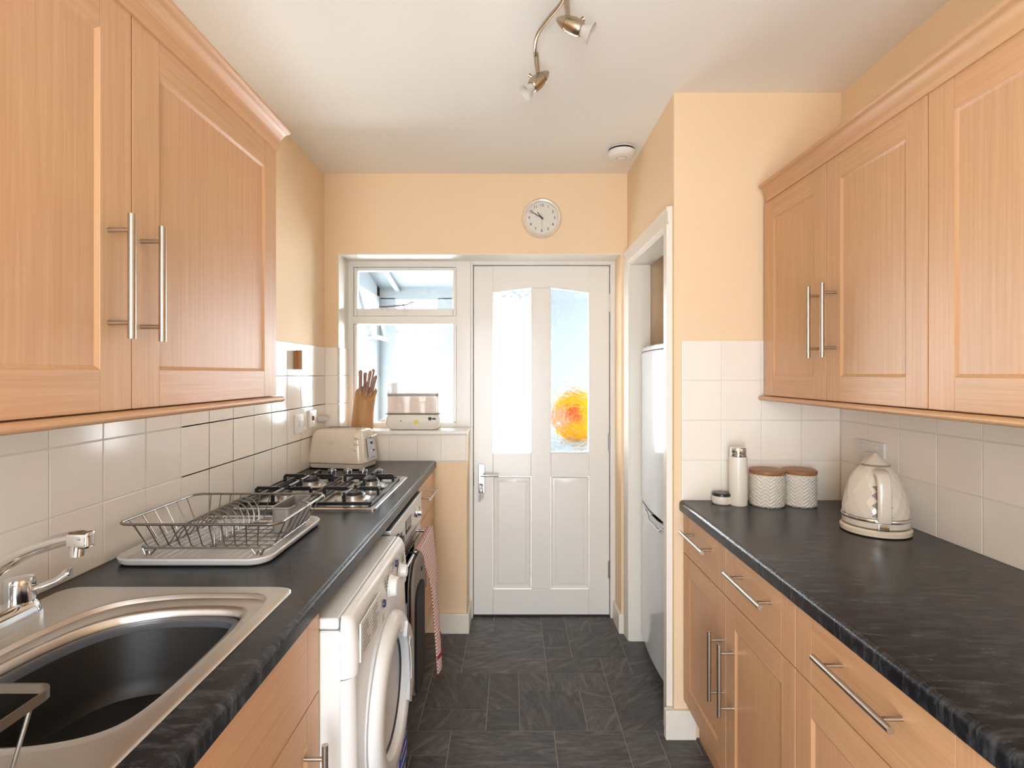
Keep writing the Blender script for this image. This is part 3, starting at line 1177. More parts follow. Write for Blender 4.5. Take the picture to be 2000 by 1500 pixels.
# --- right wall units
FRU = 0.935
zv0, zv1 = 1.290, 2.003
e0, e1, e2, e3 = 1.968, 1.579, 1.194, 0.694
c = thing('wall_cabinet', 'beech double wall cabinet with two steel handles beside the peach wall', 'cabinet', (1.09, 1.58, zv0))
carcass(c, -1, FRU, XR - 0.008, e2, e0, zv0 + 0.002, zv1)
d = door(c, -1, FRU, e1, e0, zv0, zv1, 0.066)
bar_handle(d, -1, FRU, (1.605, 1.526), 0.215, True)
d = door(c, -1, FRU, e2, e1, zv0, zv1, 0.066)
bar_handle(d, -1, FRU, (1.533, 1.526), 0.215, True)
c = thing('wall_cabinet', 'beech single wall cabinet at the right edge, nearest the viewer', 'cabinet', (1.09, 0.94, zv0))
carcass(c, -1, FRU, XR - 0.008, e3, e2, zv0 + 0.002, zv1)
d = door(c, -1, FRU, e3, e2, zv0, zv1, 0.070)
bar_handle(d, -1, FRU, (e3 + 0.035, 1.526), 0.215, True)
cornice('cornice_moulding', 'curved beech cornice along the top of the cabinets above the kettle', -1, FRU, XR, e3, 1.945, zv1 - 0.004, 0.032, 0.060)
light_rail('light_rail', 'rounded beech rail under the cabinets above the kettle', -1, FRU, e3, e0 + 0.012, zv0 - 0.001)

# --- right base units
FRB = 0.642
zd, zk, ztop = 0.703, 0.150, WT_R - 0.041
b0, b1, b2, b3 = 1.988, 1.594, 1.203, 0.705
def base_unit(label, s, face, back, u0, u1, top, cols, handles, dh=0.803):
    c = thing('base_cabinet', label, 'cabinet', ((face + back) / 2, (u0 + u1) / 2, 0))
    carcass(c, s, face, back, u0, u1, zk + 0.002, top)
    bm = B()
    xa, xb = face - s * 0.06, face - s * 0.075
    add_box(bm, min(xa, xb), max(xa, xb), u0, u1, 0.0, zk, 0.001)
    O('plinth', bm, 'wood_h', c)
    for (p, q), hy in zip(cols, handles):
        dr = drawer(c, s, face, p, q, zd, top)
        bar_handle(dr, s, face, ((p + q) / 2, dh), 0.220, False)
        dd = door(c, s, face, p, q, zk, zd, 0.062, 0.070)
        if hy is not None:
            bar_handle(dd, s, face, (hy, 0.478), 0.212, True)
    return c
base_unit('beech double base cabinet with two drawers below the canisters', -1, FRB, XR - 0.01, b2, b0, ztop, [(b1, b0), (b2, b1)], [1.622, 1.544])
base_unit('beech base cabinet with one wide drawer below the near end of the right worktop', -1, FRB, XR - 0.01, b3, b2, ztop, [(b3, b2)], [b3 + 0.035])

# --- left base units
FLB = -0.407
ztl = WT_L - 0.041
SB0, SB1 = 0.525, 1.122
def sink_unit(label, u0, u1):
    c = thing('sink_cabinet', label, 'cabinet', (-0.7, (u0 + u1) / 2, 0))
    bm = B()
    for b in ((-0.98, FLB - 0.021, u0, u0 + 0.016, zk, ztl), (-0.98, FLB - 0.021, u1 - 0.016, u1, zk, ztl), (-0.98, FLB - 0.021, u0 + 0.016, u1 - 0.016, zk, zk + 0.016), (-0.98, -0.97, u0 + 0.016, u1 - 0.016, zk + 0.016, ztl)):
        add_box(bm, *b)
    O('body', bm, 'wood_v', c)
    bm = B()
    add_box(bm, FLB - 0.075, FLB - 0.06, u0, u1, 0, zk, 0.001)
    O('plinth', bm, 'wood_h', c)
    drawer(c, 1, FLB, u0, u1, zd, ztl)
    d = door(c, 1, FLB, u0, u1, zk, zd, 0.066, 0.07)
    bar_handle(d, 1, FLB, (u1 - 0.080, 0.535), 0.215, True)
sink_unit('beech cabinet under the sink beside the washing machine', SB0, SB1)
sink_unit('beech cabinet under the sink drainer, nearest the viewer', -0.075, SB0 - 0.003)

# corner drawer unit past the oven
c = thing('base_cabinet', 'narrow beech drawer cabinet in the corner past the oven', 'cabinet', (-0.7, 2.55, 0))
carcass(c, 1, FLB, XL + 0.01, 2.316, 2.792, zk + 0.002, ztl)
bm = B()
add_box(bm, FLB - 0.075, FLB - 0.06, 2.316, 2.792, 0, zk, 0.001)
O('plinth', bm, 'wood_h', c)
d = drawer(c, 1, FLB, 2.316, 2.792, zd, ztl, 0.05)
bar_handle(d, 1, FLB, (2.455, 0.815), 0.215, False, 0.045)
d = door(c, 1, FLB, 2.316, 2.792, zk, zd, 0.055, 0.07)

# ------------------------------------------------------------------ worktops
def nose(s, face, back_x, zt, th=0.040, r=0.013):
    """profile of a post-formed worktop front: from back_x to face"""
    p = [(back_x, zt - th), (face - s * 0.004, zt - th), (face, zt - th + 0.006)]
    for i in range(9):
        a = PI / 2 * i / 8
        p.append((face - s * r + s * r * math.cos(a), zt - r + r * math.sin(a)))
    p.append((back_x, zt))
    return p
HX0, HX1, HY0, HY1 = -0.905, -0.476, 0.22, 1.120       # sink cut-out
WY0 = -0.30
bm = B()
add_prism(bm, nose(1, -0.400, HX1, WT_L), 'xz', WY0, YB - 0.004)
add_box(bm, XL + 0.001, HX0, WY0, YB - 0.004, WT_L - 0.04, WT_L)
add_box(bm, HX0, HX1, HY1, YB - 0.004, WT_L - 0.04, WT_L)
add_box(bm, HX0, HX1, WY0, HY0, WT_L - 0.04, WT_L)
bmesh.ops.remove_doubles(bm, verts=bm.verts, dist=1e-5)
tag(O('worktop', bm, 'charcoal_laminate'), 'long charcoal worktop holding the sink, dish rack and hob', 'worktop')
bm = B()
add_prism(bm, nose(-1, 0.628, XR - 0.001, WT_R), 'xz', 0.0, YR - 0.008)
tag(O('worktop', bm, 'charcoal_laminate'), 'charcoal worktop holding the kettle and canisters', 'worktop')

# white appliance beyond the right-hand drawer unit
t = thing('tumble_dryer', 'white appliance under the near end of the kettle worktop', 'appliance', (0.95, 0.39, 0))
bm = B()
add_box(bm, 0.665, 1.22, 0.10, 0.695, 0.01, 0.845, 0.008, 2)
O('body', bm, 'white_appliance', t)
bm = B()
add_lathe(bm, [(0.19, 0), (0.18, -0.022), (0.14, -0.03), (0.002, -0.03)], (0.665, 0.40, 0.45), 40, 'x', False)
O('door', bm, 'white_appliance', t)
bm = B()
add_box(bm, 0.655, 0.666, 0.11, 0.685, 0.73, 0.84, 0.004)
O('control_panel', bm, 'appliance_grey', t)

# ------------------------------------------------------------------ washing machine
def washing_machine():
    t = thing('washing_machine', 'white front-loading washing machine standing proud of the worktop', 'washing machine', (-0.65, 1.42, 0))
    Y0, Y1, X0, X1 = 1.130, 1.708, -0.945, -0.366
    FX = -0.338
    bm = B()
    add_box(bm, X0, X1, Y0, Y1, 0.012, 0.822, 0.003)
    O('body', bm, 'white_appliance', t)
    bm = B()
    add_box(bm, X0, X1 - 0.003, Y0 - 0.001, Y1 + 0.001, 0.825, 0.850, 0.006, 3)
    O('lid', bm, 'white_appliance', t)
    def rounded_front(z0, z1, xs):
        """front panel with rounded vertical edges: loops in xy lofted through (z, front x)"""
        loops = []
        for z, fx in xs:
            r = 0.030
            pts = [(X1 + 0.001, Y0)]
            for i in range(7):
                a = -PI / 2 + PI / 2 * i / 6
                pts.append((fx - r + r * math.cos(a) * 1.0, Y0 + r + r * math.sin(a)))
            for i in range(7):
                a = PI / 2 * i / 6
                pts.append((fx - r + r * math.cos(a), Y1 - r + r * math.sin(a)))
            pts.append((X1 + 0.001, Y1))
            loops.append([Vector((max(p[0], X1 + 0.001), p[1], z)) for p in pts])
        b = B()
        loft(b, loops)
        return b
    O('front_panel', rounded_front(0, 0, [(0.10, FX), (0.30, FX + 0.004), (0.60, FX + 0.002), (0.716, FX - 0.002)]), 'white_appliance', t)
    O('kick_panel', rounded_front(0, 0, [(0.015, FX - 0.006), (0.097, FX - 0.002)]), 'white_appliance', t)
    f = O('fascia', rounded_front(0, 0, [(0.719, FX + 0.003), (0.76, FX + 0.004), (0.83, FX - 0.003), (0.845, FX - 0.010), (0.852, FX - 0.022)]), 'white_appliance', t)
    fx = FX + 0.003
    # detergent drawer
    bm = B()
    add_box(bm, fx - 0.001, fx + 0.004, Y0 + 0.035, Y0 + 0.215, 0.735, 0.822, 0.003, 2)
    dd = O('detergent_drawer', bm, 'white_appliance', t)
    rr = random.Random(3)
    for r_ in range(7):
        for col in range(2):
            bm = B()
            y = Y0 + 0.05 + col * 0.08
            add_box(bm, fx + 0.0035, fx + 0.0046, y, y + 0.03 + 0.03 * rr.random(), 0.808 - r_ * 0.0095, 0.8115 - r_ * 0.0095)
            O('print_line', bm, 'ink_grey', dd)
    def knob(y, z, r, name, mat='white_appliance'):
        bm = B()
        add_lathe(bm, [(r * 1.15, 0), (r * 1.1, 0.004), (r, 0.006), (r * 0.92, 0.020), (r * 0.8, 0.023), (0.001, 0.023)], (fx, y, z), 28, 'x', False)
        return O(name, bm, mat, t)
    knob(1.456, 0.789, 0.027, 'programme_knob')
    knob(1.580, 0.785, 0.019, 'temperature_knob')
    for y, z in ((1.385, 0.772), (1.530, 0.825)):
        bm = B()
        add_lathe(bm, [(0.0105, 0), (0.0095, 0.005), (0.001, 0.006)], (fx, y, z), 18, 'x', False)
        O('button', bm, 'navy', t)
    for y, z, n in ((1.415, 0.82, 4), (1.475, 0.832, 3), (1.555, 0.825, 3), (1.625, 0.822, 5), (1.61, 0.76, 3), (1.37, 0.745, 4)):
        for i in range(n):
            bm = B()
            add_box(bm, fx - 0.002, fx + 0.0012, y, y + 0.018, z - i * 0.007, z - i * 0.007 + 0.0025)
            O('print_line', bm, 'ink_grey', f)
    # porthole door
    cy, cz = 1.424, 0.515
    c = (FX + 0.002, cy, cz)
    bm = B()
    add_lathe(bm, [(0.217, -0.004), (0.217, 0.004), (0.213, 0.006)], c, 56, 'x', True)
    O('door_seal', bm, 'appliance_grey', t)
    bm = B()
    add_lathe(bm, [(0.206, 0.0), (0.206, 0.012), (0.200, 0.024), (0.186, 0.032), (0.160, 0.034), (0.148, 0.028), (0.142, 0.012), (0.140, 0.0)], c, 64, 'x', False)
    dr = O('porthole_door', bm, 'white_appliance', t)
    bm = B()
    add_lathe(bm, [(0.142, 0.010), (0.120, 0.000), (0.09, -0.012), (0.001, -0.018)], c, 48, 'x', False)
    g = O('door_glass', bm, 'black_glass', dr)
    g['label'] = 'dark round door glass'
    # door handle: grey moulded grip on the far side
    outer, inner = [], []
    for i in range(13):
        a = math.radians(-38 + 100 * i / 12)
        outer.append(Vector((c[0], cy + 0.176 * math.cos(a), cz + 0.176 * math.sin(a))))
        w = 0.040 + 0.028 * math.sin(PI * i / 12)
        inner.append(Vector((c[0], cy + (0.176 - w) * math.cos(a), cz + (0.176 - w) * math.sin(a))))
    bm = B()
    poly = outer + inner[::-1]
    loft(bm, [[p + Vector((0.030, 0, 0)) for p in poly], [p + Vector((0.038, 0, 0)) for p in poly], [p * 0.985 + (Vector(c) * 0.015) + Vector((0.041, 0, 0)) for p in poly]])
    h = O('door_handle', bm, 'appliance_grey', dr)
    bm = B()
    poly2 = [p + (Vector((c[0], cy + 0.145, cz + 0.03)) - p) * 0.45 for p in poly]
    loft(bm, [[p + Vector((0.040, 0, 0)) for p in poly2], [p + Vector((0.0425, 0, 0)) for p in poly2]])
    O('grip_recess', bm, 'fridge_white', dr)
    bm = B()
    add_box(bm, FX + 0.002, FX + 0.0055, 1.575, 1.690, 0.16, 0.315, 0.0005)
    s = O('sticker', bm, 'sticker_blue', t)
    s['label'] = 'blue and white sticker'
    for i in range(4):
        bm = B()
        add_box(bm, FX + 0.0054, FX + 0.0062, 1.59, 1.67, 0.185 + i * 0.03, 0.190 + i * 0.03)
        O('print_line', bm, 'tray_white', s)
washing_machine()

# ------------------------------------------------------------------ oven
def oven():
    t = thing('oven', 'built-under oven with steel control panel and black glass door', 'oven', (-0.7, 2.01, 0))
    Y0, Y1 = 1.720, 2.312
    bm = B()
    add_box(bm, XL + 0.03, FLB - 0.022, Y0, Y1, zk, ztl - 0.002)
    O('body', bm, 'dark_gap', t)
    bm = B()
    add_box(bm, FLB - 0.020, FLB + 0.014, Y0 + 0.004, Y1 - 0.004, 0.742, ztl - 0.010, 0.003, 2)
    p = O('control_panel', bm, 'steel', t)
    xf = FLB + 0.014
    bm = B()
    add_box(bm, xf - 0.001, xf + 0.002, 1.965, 2.065, 0.775, 0.825, 0.001)
    O('clock_display', bm, 'black_glass', p)
    for y in (1.83, 2.19):
        bm = B()
        add_lathe(bm, [(0.021, 0), (0.020, 0.005), (0.015, 0.007), (0.0135, 0.021), (0.001, 0.022)], (xf, y, 0.80), 24, 'x', False)
        O('knob', bm, 'steel' if y > 2 else 'black_plastic', p)
    for y in (1.775, 1.875, 2.14, 2.235):
        bm = B()
        add_box(bm, xf - 0.001, xf + 0.001, y, y + 0.022, 0.793, 0.807)
        O('symbol', bm, 'ink', p)
    bm = B()
    add_box(bm, FLB - 0.020, FLB + 0.010, Y0 + 0.004, Y1 - 0.004, 0.180, 0.732, 0.004, 2)
    d = O('oven_door', bm, 'steel', t)
    bm = B()
    add_box(bm, FLB + 0.008, FLB + 0.0135, Y0 + 0.03, Y1 - 0.03, 0.20, 0.690, 0.002, 2)
    O('door_glass', bm, 'black_glass', d)
    bm = B()
    add_cyl(bm, (-0.357, 1.765, 0.706), (-0.357, 2.285, 0.706), 0.0095, n=20)
    for y in (1.80, 2.25):
        add_cyl(bm, (FLB + 0.008, y, 0.706), (-0.357, y, 0.706), 0.006, n=12)
    h = O('oven_handle', bm, 'hob_steel', d)
    bm = B()
    add_box(bm, FLB - 0.075, FLB - 0.06, Y0, Y1, 0.0, zk, 0.001)
    O('plinth', bm, 'wood_h', t)
    bm = B()
    add_box(bm, FLB - 0.020, FLB, Y0 + 0.002, Y1 - 0.002, zk, 0.176, 0.001)
    O('filler_strip', bm, 'wood_h', t)
oven()

# tea towel over the oven handle
def towel():
    t = thing('tea_towel', 'red and white checked tea towel hanging over the oven handle', 'towel', (-0.357, 2.12, 0.19))
    def surf(zs, xfun, yfun, nu=28):
        bm = B()
        grid = []
        for i, z in enumerate(zs):
            row = []
            for j in range(nu + 1):
                u = j / nu
                row.append(bm.verts.new((xfun(u, z), yfun(u, z), z)))
            grid.append(row)
        for a, b in zip(grid, grid[1:]):
            for j in range(nu):
                bm.faces.new((a[j], a[j + 1], b[j + 1], b[j]))
        return bm
    zt, zb = 0.718, 0.192
    N = 36
    zs = [zt + (zb - zt) * i / N for i in range(N + 1)]
    def q(z):
        return (zt - z) / (zt - zb)
    def yf(u, z):
        k = min(q(z) / 0.35, 1.0)
        k = k * k * (3 - 2 * k)
        lo = 1.975 + (2.080 - 1.975) * k
        hi = 2.282 + (2.285 - 2.282) * k
        return lo + (hi - lo) * u
    def xf(u, z):
        k = q(z)
        top = -0.345
        fold = 0.016 * math.sin(u * 2 * PI * 0.85 + 0.4) * min(1, k * 1.4)
        return top + 0.012 * min(1, k * 3) + 0.034 * k + fold
    bm = surf(zs, xf, yf)
    c = O('front_fall', bm, 'red_gingham', t, ang=180)
    m = c.modifiers.new('thickness', 'SOLIDIFY')
    m.thickness = 0.003
    # over the bar and down the back
    bm = B()
    rows = []
    for i in range(9):
        a = PI * i / 8
        rows.append([bm.verts.new((-0.357 + 0.0125 * math.cos(a), 1.975 + (2.282 - 1.975) * j / 20, 0.718 - 0.012 + 0.0125 * math.sin(a) + (0.0 if i not in (0, 8) else -0.004))) for j in range(21)])
    for zz in (0.66, 0.56, 0.46):
        rows.append([bm.verts.new((-0.3705 + 0.002 * math.sin(j), 1.985 + (2.275 - 1.985) * j / 20, zz)) for j in range(21)])
    for a, b in zip(rows, rows[1:]):
        for j in range(20):
            bm.faces.new((a[j], a[j + 1], b[j + 1], b[j]))
    c2 = O('back_fall', bm, 'red_gingham', t, ang=180)
    m = c2.modifiers.new('thickness', 'SOLIDIFY')
    m.thickness = 0.002
    zs2 = [0.262, 0.256, 0.250]
    bm = surf(zs2, lambda u, z: xf(u, z) + 0.002, yf)
    s = O('border_stripe', bm, 'dark_red', t, ang=180)
    m = s.modifiers.new('thickness', 'SOLIDIFY')
    m.thickness = 0.010
    m.offset = 0
towel()

# oven glove pad
def glove():
    t = thing('oven_glove', 'grey oven glove with black pocket hanging beside the checked towel', 'oven glove', (-0.345, 1.93, 0.28))
    y0, y1, z0, z1 = 1.745, 1.968, 0.275, 0.735
    poly = rrect(y0, y1, z0, z1, 0.085, 8)
    bm = B()
    loft(bm, [[Vector((x, (p[0] - 1.8565) * k + 1.8565, (p[1] - 0.505) * k + 0.505)) for p in poly] for x, k in ((-0.346, 0.94), (-0.343, 1.0), (-0.328, 1.0), (-0.322, 0.95))])
    O('pad', bm, 'mitt_grey', t)
    poly = rrect(y0 + 0.010, y1 - 0.055, z0 + 0.012, z1 - 0.085, 0.060, 8)
    bm = B()
    loft(bm, [[Vector((x, p[0], p[1])) for p in poly] for x in (-0.323, -0.314)])
    O('pocket', bm, 'mitt_black', t)
    poly = rrect(y0, y1, z0, z1, 0.085, 8)
    bm = B()
    add_tube(bm, [Vector((-0.3355, p[0], p[1])) for p in poly], 0.0035, 8, closed=True)
    O('binding', bm, 'mitt_black', t)
    bm = B()
    ring = [(-0.336 + 0.026 * math.cos(a), 1.8565, 0.722 + 0.024 * math.sin(a)) for a in [2 * PI * i / 18 for i in range(18)]]
    add_tube(bm, [(p[0] - 0.018, p[1], p[2]) for p in ring], 0.003, 8, closed=True)
    O('hanging_loop', bm, 'mitt_black', t)
    bm = B()
    add_cyl(bm, (-0.323, 1.885, 0.680), (-0.319, 1.885, 0.680), 0.008, n=14)
    O('eyelet', bm, 'mitt_black', t)
glove()

# ------------------------------------------------------------------ hob
def hob():
    x0, x1, y0, y1 = -0.945, -0.460, 1.787, 2.345
    z = WT_L
    t = thing('gas_hob', 'stainless four-burner gas hob with black pan supports', 'hob', ((x0 + x1) / 2, (y0 + y1) / 2, z))
    bm = B()
    o1 = rrect(x0, x1, y0, y1, 0.012, 4)
    def sc(d):
        return rrect(x0 + d, x1 - d, y0 + d, y1 - d, max(0.012 - d, 0.003), 4)
    loft(bm, [[Vector((*p, z + 0.0005)) for p in o1], [Vector((*p, z + 0.004)) for p in o1], [Vector((*p, z + 0.008)) for p in sc(0.006)], [Vector((*p, z + 0.008)) for p in sc(0.022)], [Vector((*p, z + 0.004)) for p in sc(0.030)]])
    O('hob_plate', bm, 'hob_steel', t)
    # burners
    for i, (bx_, by_, r) in enumerate(((-0.575, 1.925, 0.042), (-0.820, 1.925, 0.030), (-0.575, 2.165, 0.034), (-0.820, 2.165, 0.040))):
        bm = B()
        add_lathe(bm, [(r + 0.022, 0.0), (r + 0.018, 0.006), (r, 0.008), (r, 0.020), (r - 0.004, 0.022), (0.001, 0.022)], (bx_, by_, z + 0.004), 28, 'z', False)
        b = O('burner', bm, 'steel', t)
        bm = B()
        add_lathe(bm, [(r - 0.006, 0.022), (r - 0.004, 0.025), (r - 0.008, 0.031), (0.001, 0.031)], (bx_, by_, z + 0.004), 28, 'z', False)
        O('burner_cap', bm, 'black_enamel', b)
    # pan supports: two cast grids
    zt = z + 0.046
    w = 0.0055
    def bar(bm, p, q):
        d = (Vector(q) - Vector(p))
        if abs(d.x) > abs(d.y) and abs(d.x) > abs(d.z):
            add_box(bm, min(p[0], q[0]), max(p[0], q[0]), p[1] - w, p[1] + w, p[2] - w, p[2] + w, 0.002)
        elif abs(d.y) > abs(d.z):
            add_box(bm, p[0] - w, p[0] + w, min(p[1], q[1]), max(p[1], q[1]), p[2] - w, p[2] + w, 0.002)
        else:
            add_box(bm, p[0] - w, p[0] + w, p[1] - w, p[1] + w, min(p[2], q[2]), max(p[2], q[2]), 0.002)
    for gx in (-0.575, -0.820):
        bm = B()
        xa, xb, ya, yb = gx - 0.105, gx + 0.090, 1.815, 2.262
        zl_ = z + 0.016
        for p, q in (((xa, ya, zl_), (xb, ya, zl_)), ((xa, yb, zl_), (xb, yb, zl_)), ((xa, ya, zl_), (xa, yb, zl_)), ((xb, ya, zl_), (xb, yb, zl_)), ((xa, 2.045, zl_), (xb, 2.045, zl_))):
            bar(bm, p, q)
        for px, py in ((xa, ya), (xb, ya), (xa, yb), (xb, yb)):
            bar(bm, (px, py, z + 0.006), (px, py, zl_))
        for cy in (1.925, 2.165):
            for p, q in (((gx - 0.022, cy, zt), (xa, cy, zt)), ((gx + 0.022, cy, zt), (xb, cy, zt))):
                bar(bm, p, q)
                bar(bm, (q[0], cy, zl_), (q[0], cy, zt))
            for e in (-1, 1):
                yy = cy + e * 0.105
                bar(bm, (gx, cy + e * 0.022, zt), (gx, yy, zt))
                bar(bm, (gx, yy, zl_), (gx, yy, zt))
        O('pan_support', bm, 'black_enamel', t)
    for kx in (-0.780, -0.712, -0.645, -0.578):
        bm = B()
        c_ = (kx, 2.303, z + 0.006)
        add_lathe(bm, [(0.020, 0), (0.020, 0.005), (0.016, 0.009), (0.0195, 0.032), (0.017, 0.039), (0.001, 0.040)], c_, 20, 'z', False)
        k = O('knob', bm, 'knob_metal', t)
        bm = B()
        add_box(bm, kx - 0.003, kx + 0.003, 2.303 - 0.014, 2.303 + 0.014, z + 0.043, z + 0.050, 0.002)
        O('pointer', bm, 'chrome', k)
hob()

# ------------------------------------------------------------------ sink, bowl, tap
def ray_poly(c, th, poly):
    dx, dy = math.cos(th), math.sin(th)
    best = None
    n = len(poly)
    for i in range(n):
        ax, ay = poly[i][0] - c[0], poly[i][1] - c[1]
        bx_, by_ = poly[(i + 1) % n][0] - c[0], poly[(i + 1) % n][1] - c[1]
        ex, ey = bx_ - ax, by_ - ay
        den = dx * ey - dy * ex
        if abs(den) < 1e-12:
            continue
        t = (ax * ey - ay * ex) / den
        s = (ax * dy - ay * dx) / den
        if t > 0 and -1e-9 <= s <= 1 + 1e-9 and (best is None or t < best):
            best = t
    return (c[0] + dx * best, c[1] + dy * best)

def sink():
    z = WT_L
    t = thing('sink', 'stainless steel inset sink with drainer, curved bowl and stepped edge', 'sink', (-0.70, 0.64, z))
    C = (-0.655, 0.86)
    ths = [2 * PI * i / 144 for i in range(144)]
    outer = rrect(-0.955, -0.462, 0.14, 1.140, 0.035, 8)
    outer2 = rrect(-0.950, -0.467, 0.145, 1.135, 0.033, 8)
    step = [(p.x, p.y) for p in catmull([(-0.492, 1.055), (-0.488, 0.90), (-0.488, 0.74), (-0.51, 0.66), (-0.60, 0.628), (-0.72, 0.625), (-0.83, 0.66), (-0.865, 0.78), (-0.86, 0.93), (-0.81, 1.06), (-0.70, 1.104), (-0.57, 1.106), (-0.515, 1.098)], 6, True) for p in [Vector((p[0], p[1], 0))]] if False else None
    def closed2(pts):
        return [(p.x, p.y) for p in catmull([Vector((a, b, 0)) for a, b in pts], 6, True)]
    step = closed2([(-0.492, 1.05), (-0.488, 0.90), (-0.488, 0.74), (-0.515, 0.665), (-0.60, 0.635), (-0.72, 0.63), (-0.82, 0.665), (-0.845, 0.78), (-0.84, 0.93), (-0.80, 1.05), (-0.70, 1.098), (-0.57, 1.104), (-0.512, 1.095)])
    bowl = closed2([(-0.516, 1.005), (-0.510, 0.90), (-0.510, 0.77), (-0.530, 0.70), (-0.600, 0.668), (-0.70, 0.664), (-0.79, 0.70), (-0.818, 0.80), (-0.805, 0.92), (-0.765, 1.005), (-0.69, 1.048), (-0.60, 1.058), (-0.535, 1.048)])
    def L(poly, zz, k=1.0):
        out = []
        for th in ths:
            p = ray_poly(C, th, poly)
            out.append(Vector((C[0] + (p[0] - C[0]) * k, C[1] + (p[1] - C[1]) * k, zz)))
        return out
    bm = B()
    loft(bm, [L(outer, z + 0.0005), L(outer, z + 0.002), L(outer2, z + 0.0045), L(step, z + 0.0045), L(step, z + 0.0035, 0.992), L(step, z - 0.004, 0.975), L(bowl, z - 0.005, 1.045), L(bowl, z - 0.0055, 1.02), L(bowl, z - 0.010, 0.99), L(bowl, z - 0.022, 0.975), L(bowl, z - 0.12, 0.95), L(bowl, z - 0.150, 0.90), L(bowl, z - 0.158, 0.78), L(bowl, z - 0.16, 0.2)], False, True)
    O('sink_top', bm, 'steel', t, ang=50)
    for i in range(7):
        x = -0.545 - i * 0.045
        bm = B()
        loops = []
        for y, h in ((0.19, 0.0002), (0.20, 0.004), (0.55 - 0.02 * abs(i - 2), 0.004), (0.585 - 0.02 * abs(i - 2), 0.0002)):
            loops.append([Vector((x + d, y, z + 0.004 + h * e)) for d, e in ((-0.012, 0), (-0.008, 0.8), (0, 1), (0.008, 0.8), (0.012, 0))])
        loft(bm, loops, True, True)
        O('drainer_ridge', bm, 'steel', t)
    # washing-up bowl standing in the sink
    t2 = thing('washing_up_bowl', 'black plastic washing-up bowl standing inside the sink', 'bowl', (C[0], C[1], z - 0.158))
    bm = B()
    loft(bm, [L(bowl, z - 0.150, 0.72), L(bowl, z - 0.120, 0.82), L(bowl, z - 0.034, 0.915), L(bowl, z - 0.034, 0.885), L(bowl, z - 0.115, 0.79), L(bowl, z - 0.140, 0.70), L(bowl, z - 0.143, 0.2)], True, True)
    O('basin', bm, 'basin_black', t2, ang=50)
    bm = B()
    loft(bm, [L(bowl, z - 0.034, 0.918), L(bowl, z - 0.034, 0.955), L(bowl, z - 0.024, 0.962), L(bowl, z - 0.020, 0.955), L(bowl, z - 0.019, 0.905), L(bowl, z - 0.023, 0.893), L(bowl, z - 0.034, 0.890), L(bowl, z - 0.034, 0.918)], False, False)
    O('rim', bm, 'basin_rim', t2, ang=50)
sink()

def tap():
    z = WT_L + 0.0045
    t = thing('mixer_tap', 'chrome mixer tap with lever handle and curved spout over the sink', 'tap', (-0.905, 0.90, z))
    bm = B()
    base = rrect(-0.935, -0.875, 0.80, 1.010, 0.028, 8)
    def s(k, zz):
        return [Vector((-0.905 + (p[0] + 0.905) * k, 0.905 + (p[1] - 0.905) * (1 - (1 - k) * 0.35), zz)) for p in base]
    loft(bm, [s(1, z), s(1.0, z + 0.012), s(0.90, z + 0.026), s(0.70, z + 0.036), s(0.4, z + 0.040)])
    O('tap_body', bm, 'chrome', t, ang=60)
    for y in (0.975, 0.835):
        bm = B()
        add_lathe(bm, [(0.026, 0.0), (0.023, 0.018), (0.021, 0.024), (0.0235, 0.026), (0.0235, 0.058), (0.021, 0.066), (0.012, 0.069), (0.001, 0.069)], (-0.905, y, z + 0.014), 28, 'z', False)
        hnd = O('valve_head', bm, 'chrome', t, ang=50)
        e = 1 if y > 0.9 else -1
        bm = B()
        add_tube(bm, catmull([(-0.895, y, z + 0.060), (-0.870, y + e * 0.006, z + 0.063), (-0.845, y + e * 0.012, z + 0.072), (-0.832, y + e * 0.016, z + 0.082), (-0.824, y + e * 0.018, z + 0.084)], 4), [0.006] * 8 + [0.0065, 0.007, 0.0075, 0.008, 0.0085, 0.009, 0.009, 0.0088, 0.008], 12)
        O('lever', bm, 'chrome', hnd, ang=60)
    bm = B()
    pth = catmull([(-0.905, 0.905, z + 0.03), (-0.905, 0.905, z + 0.075), (-0.890, 0.898, z + 0.105), (-0.86, 0.890, z + 0.130), (-0.80, 0.878, z + 0.162), (-0.745, 0.873, z + 0.181), (-0.712, 0.871, z + 0.188), (-0.698, 0.870, z + 0.188)], 5)
    add_tube(bm, pth, [0.0135 - 0.003 * i / (len(pth) - 1) for i in range(len(pth))], 18)
    add_box(bm, -0.726, -0.688, 0.860, 0.880, z + 0.170, z + 0.198, 0.006, 3)
    add_cyl(bm, (-0.711, 0.870, z + 0.176), (-0.713, 0.870, z + 0.158), 0.0105, n=18)
    O('spout', bm, 'chrome', t, ang=50)
tap()

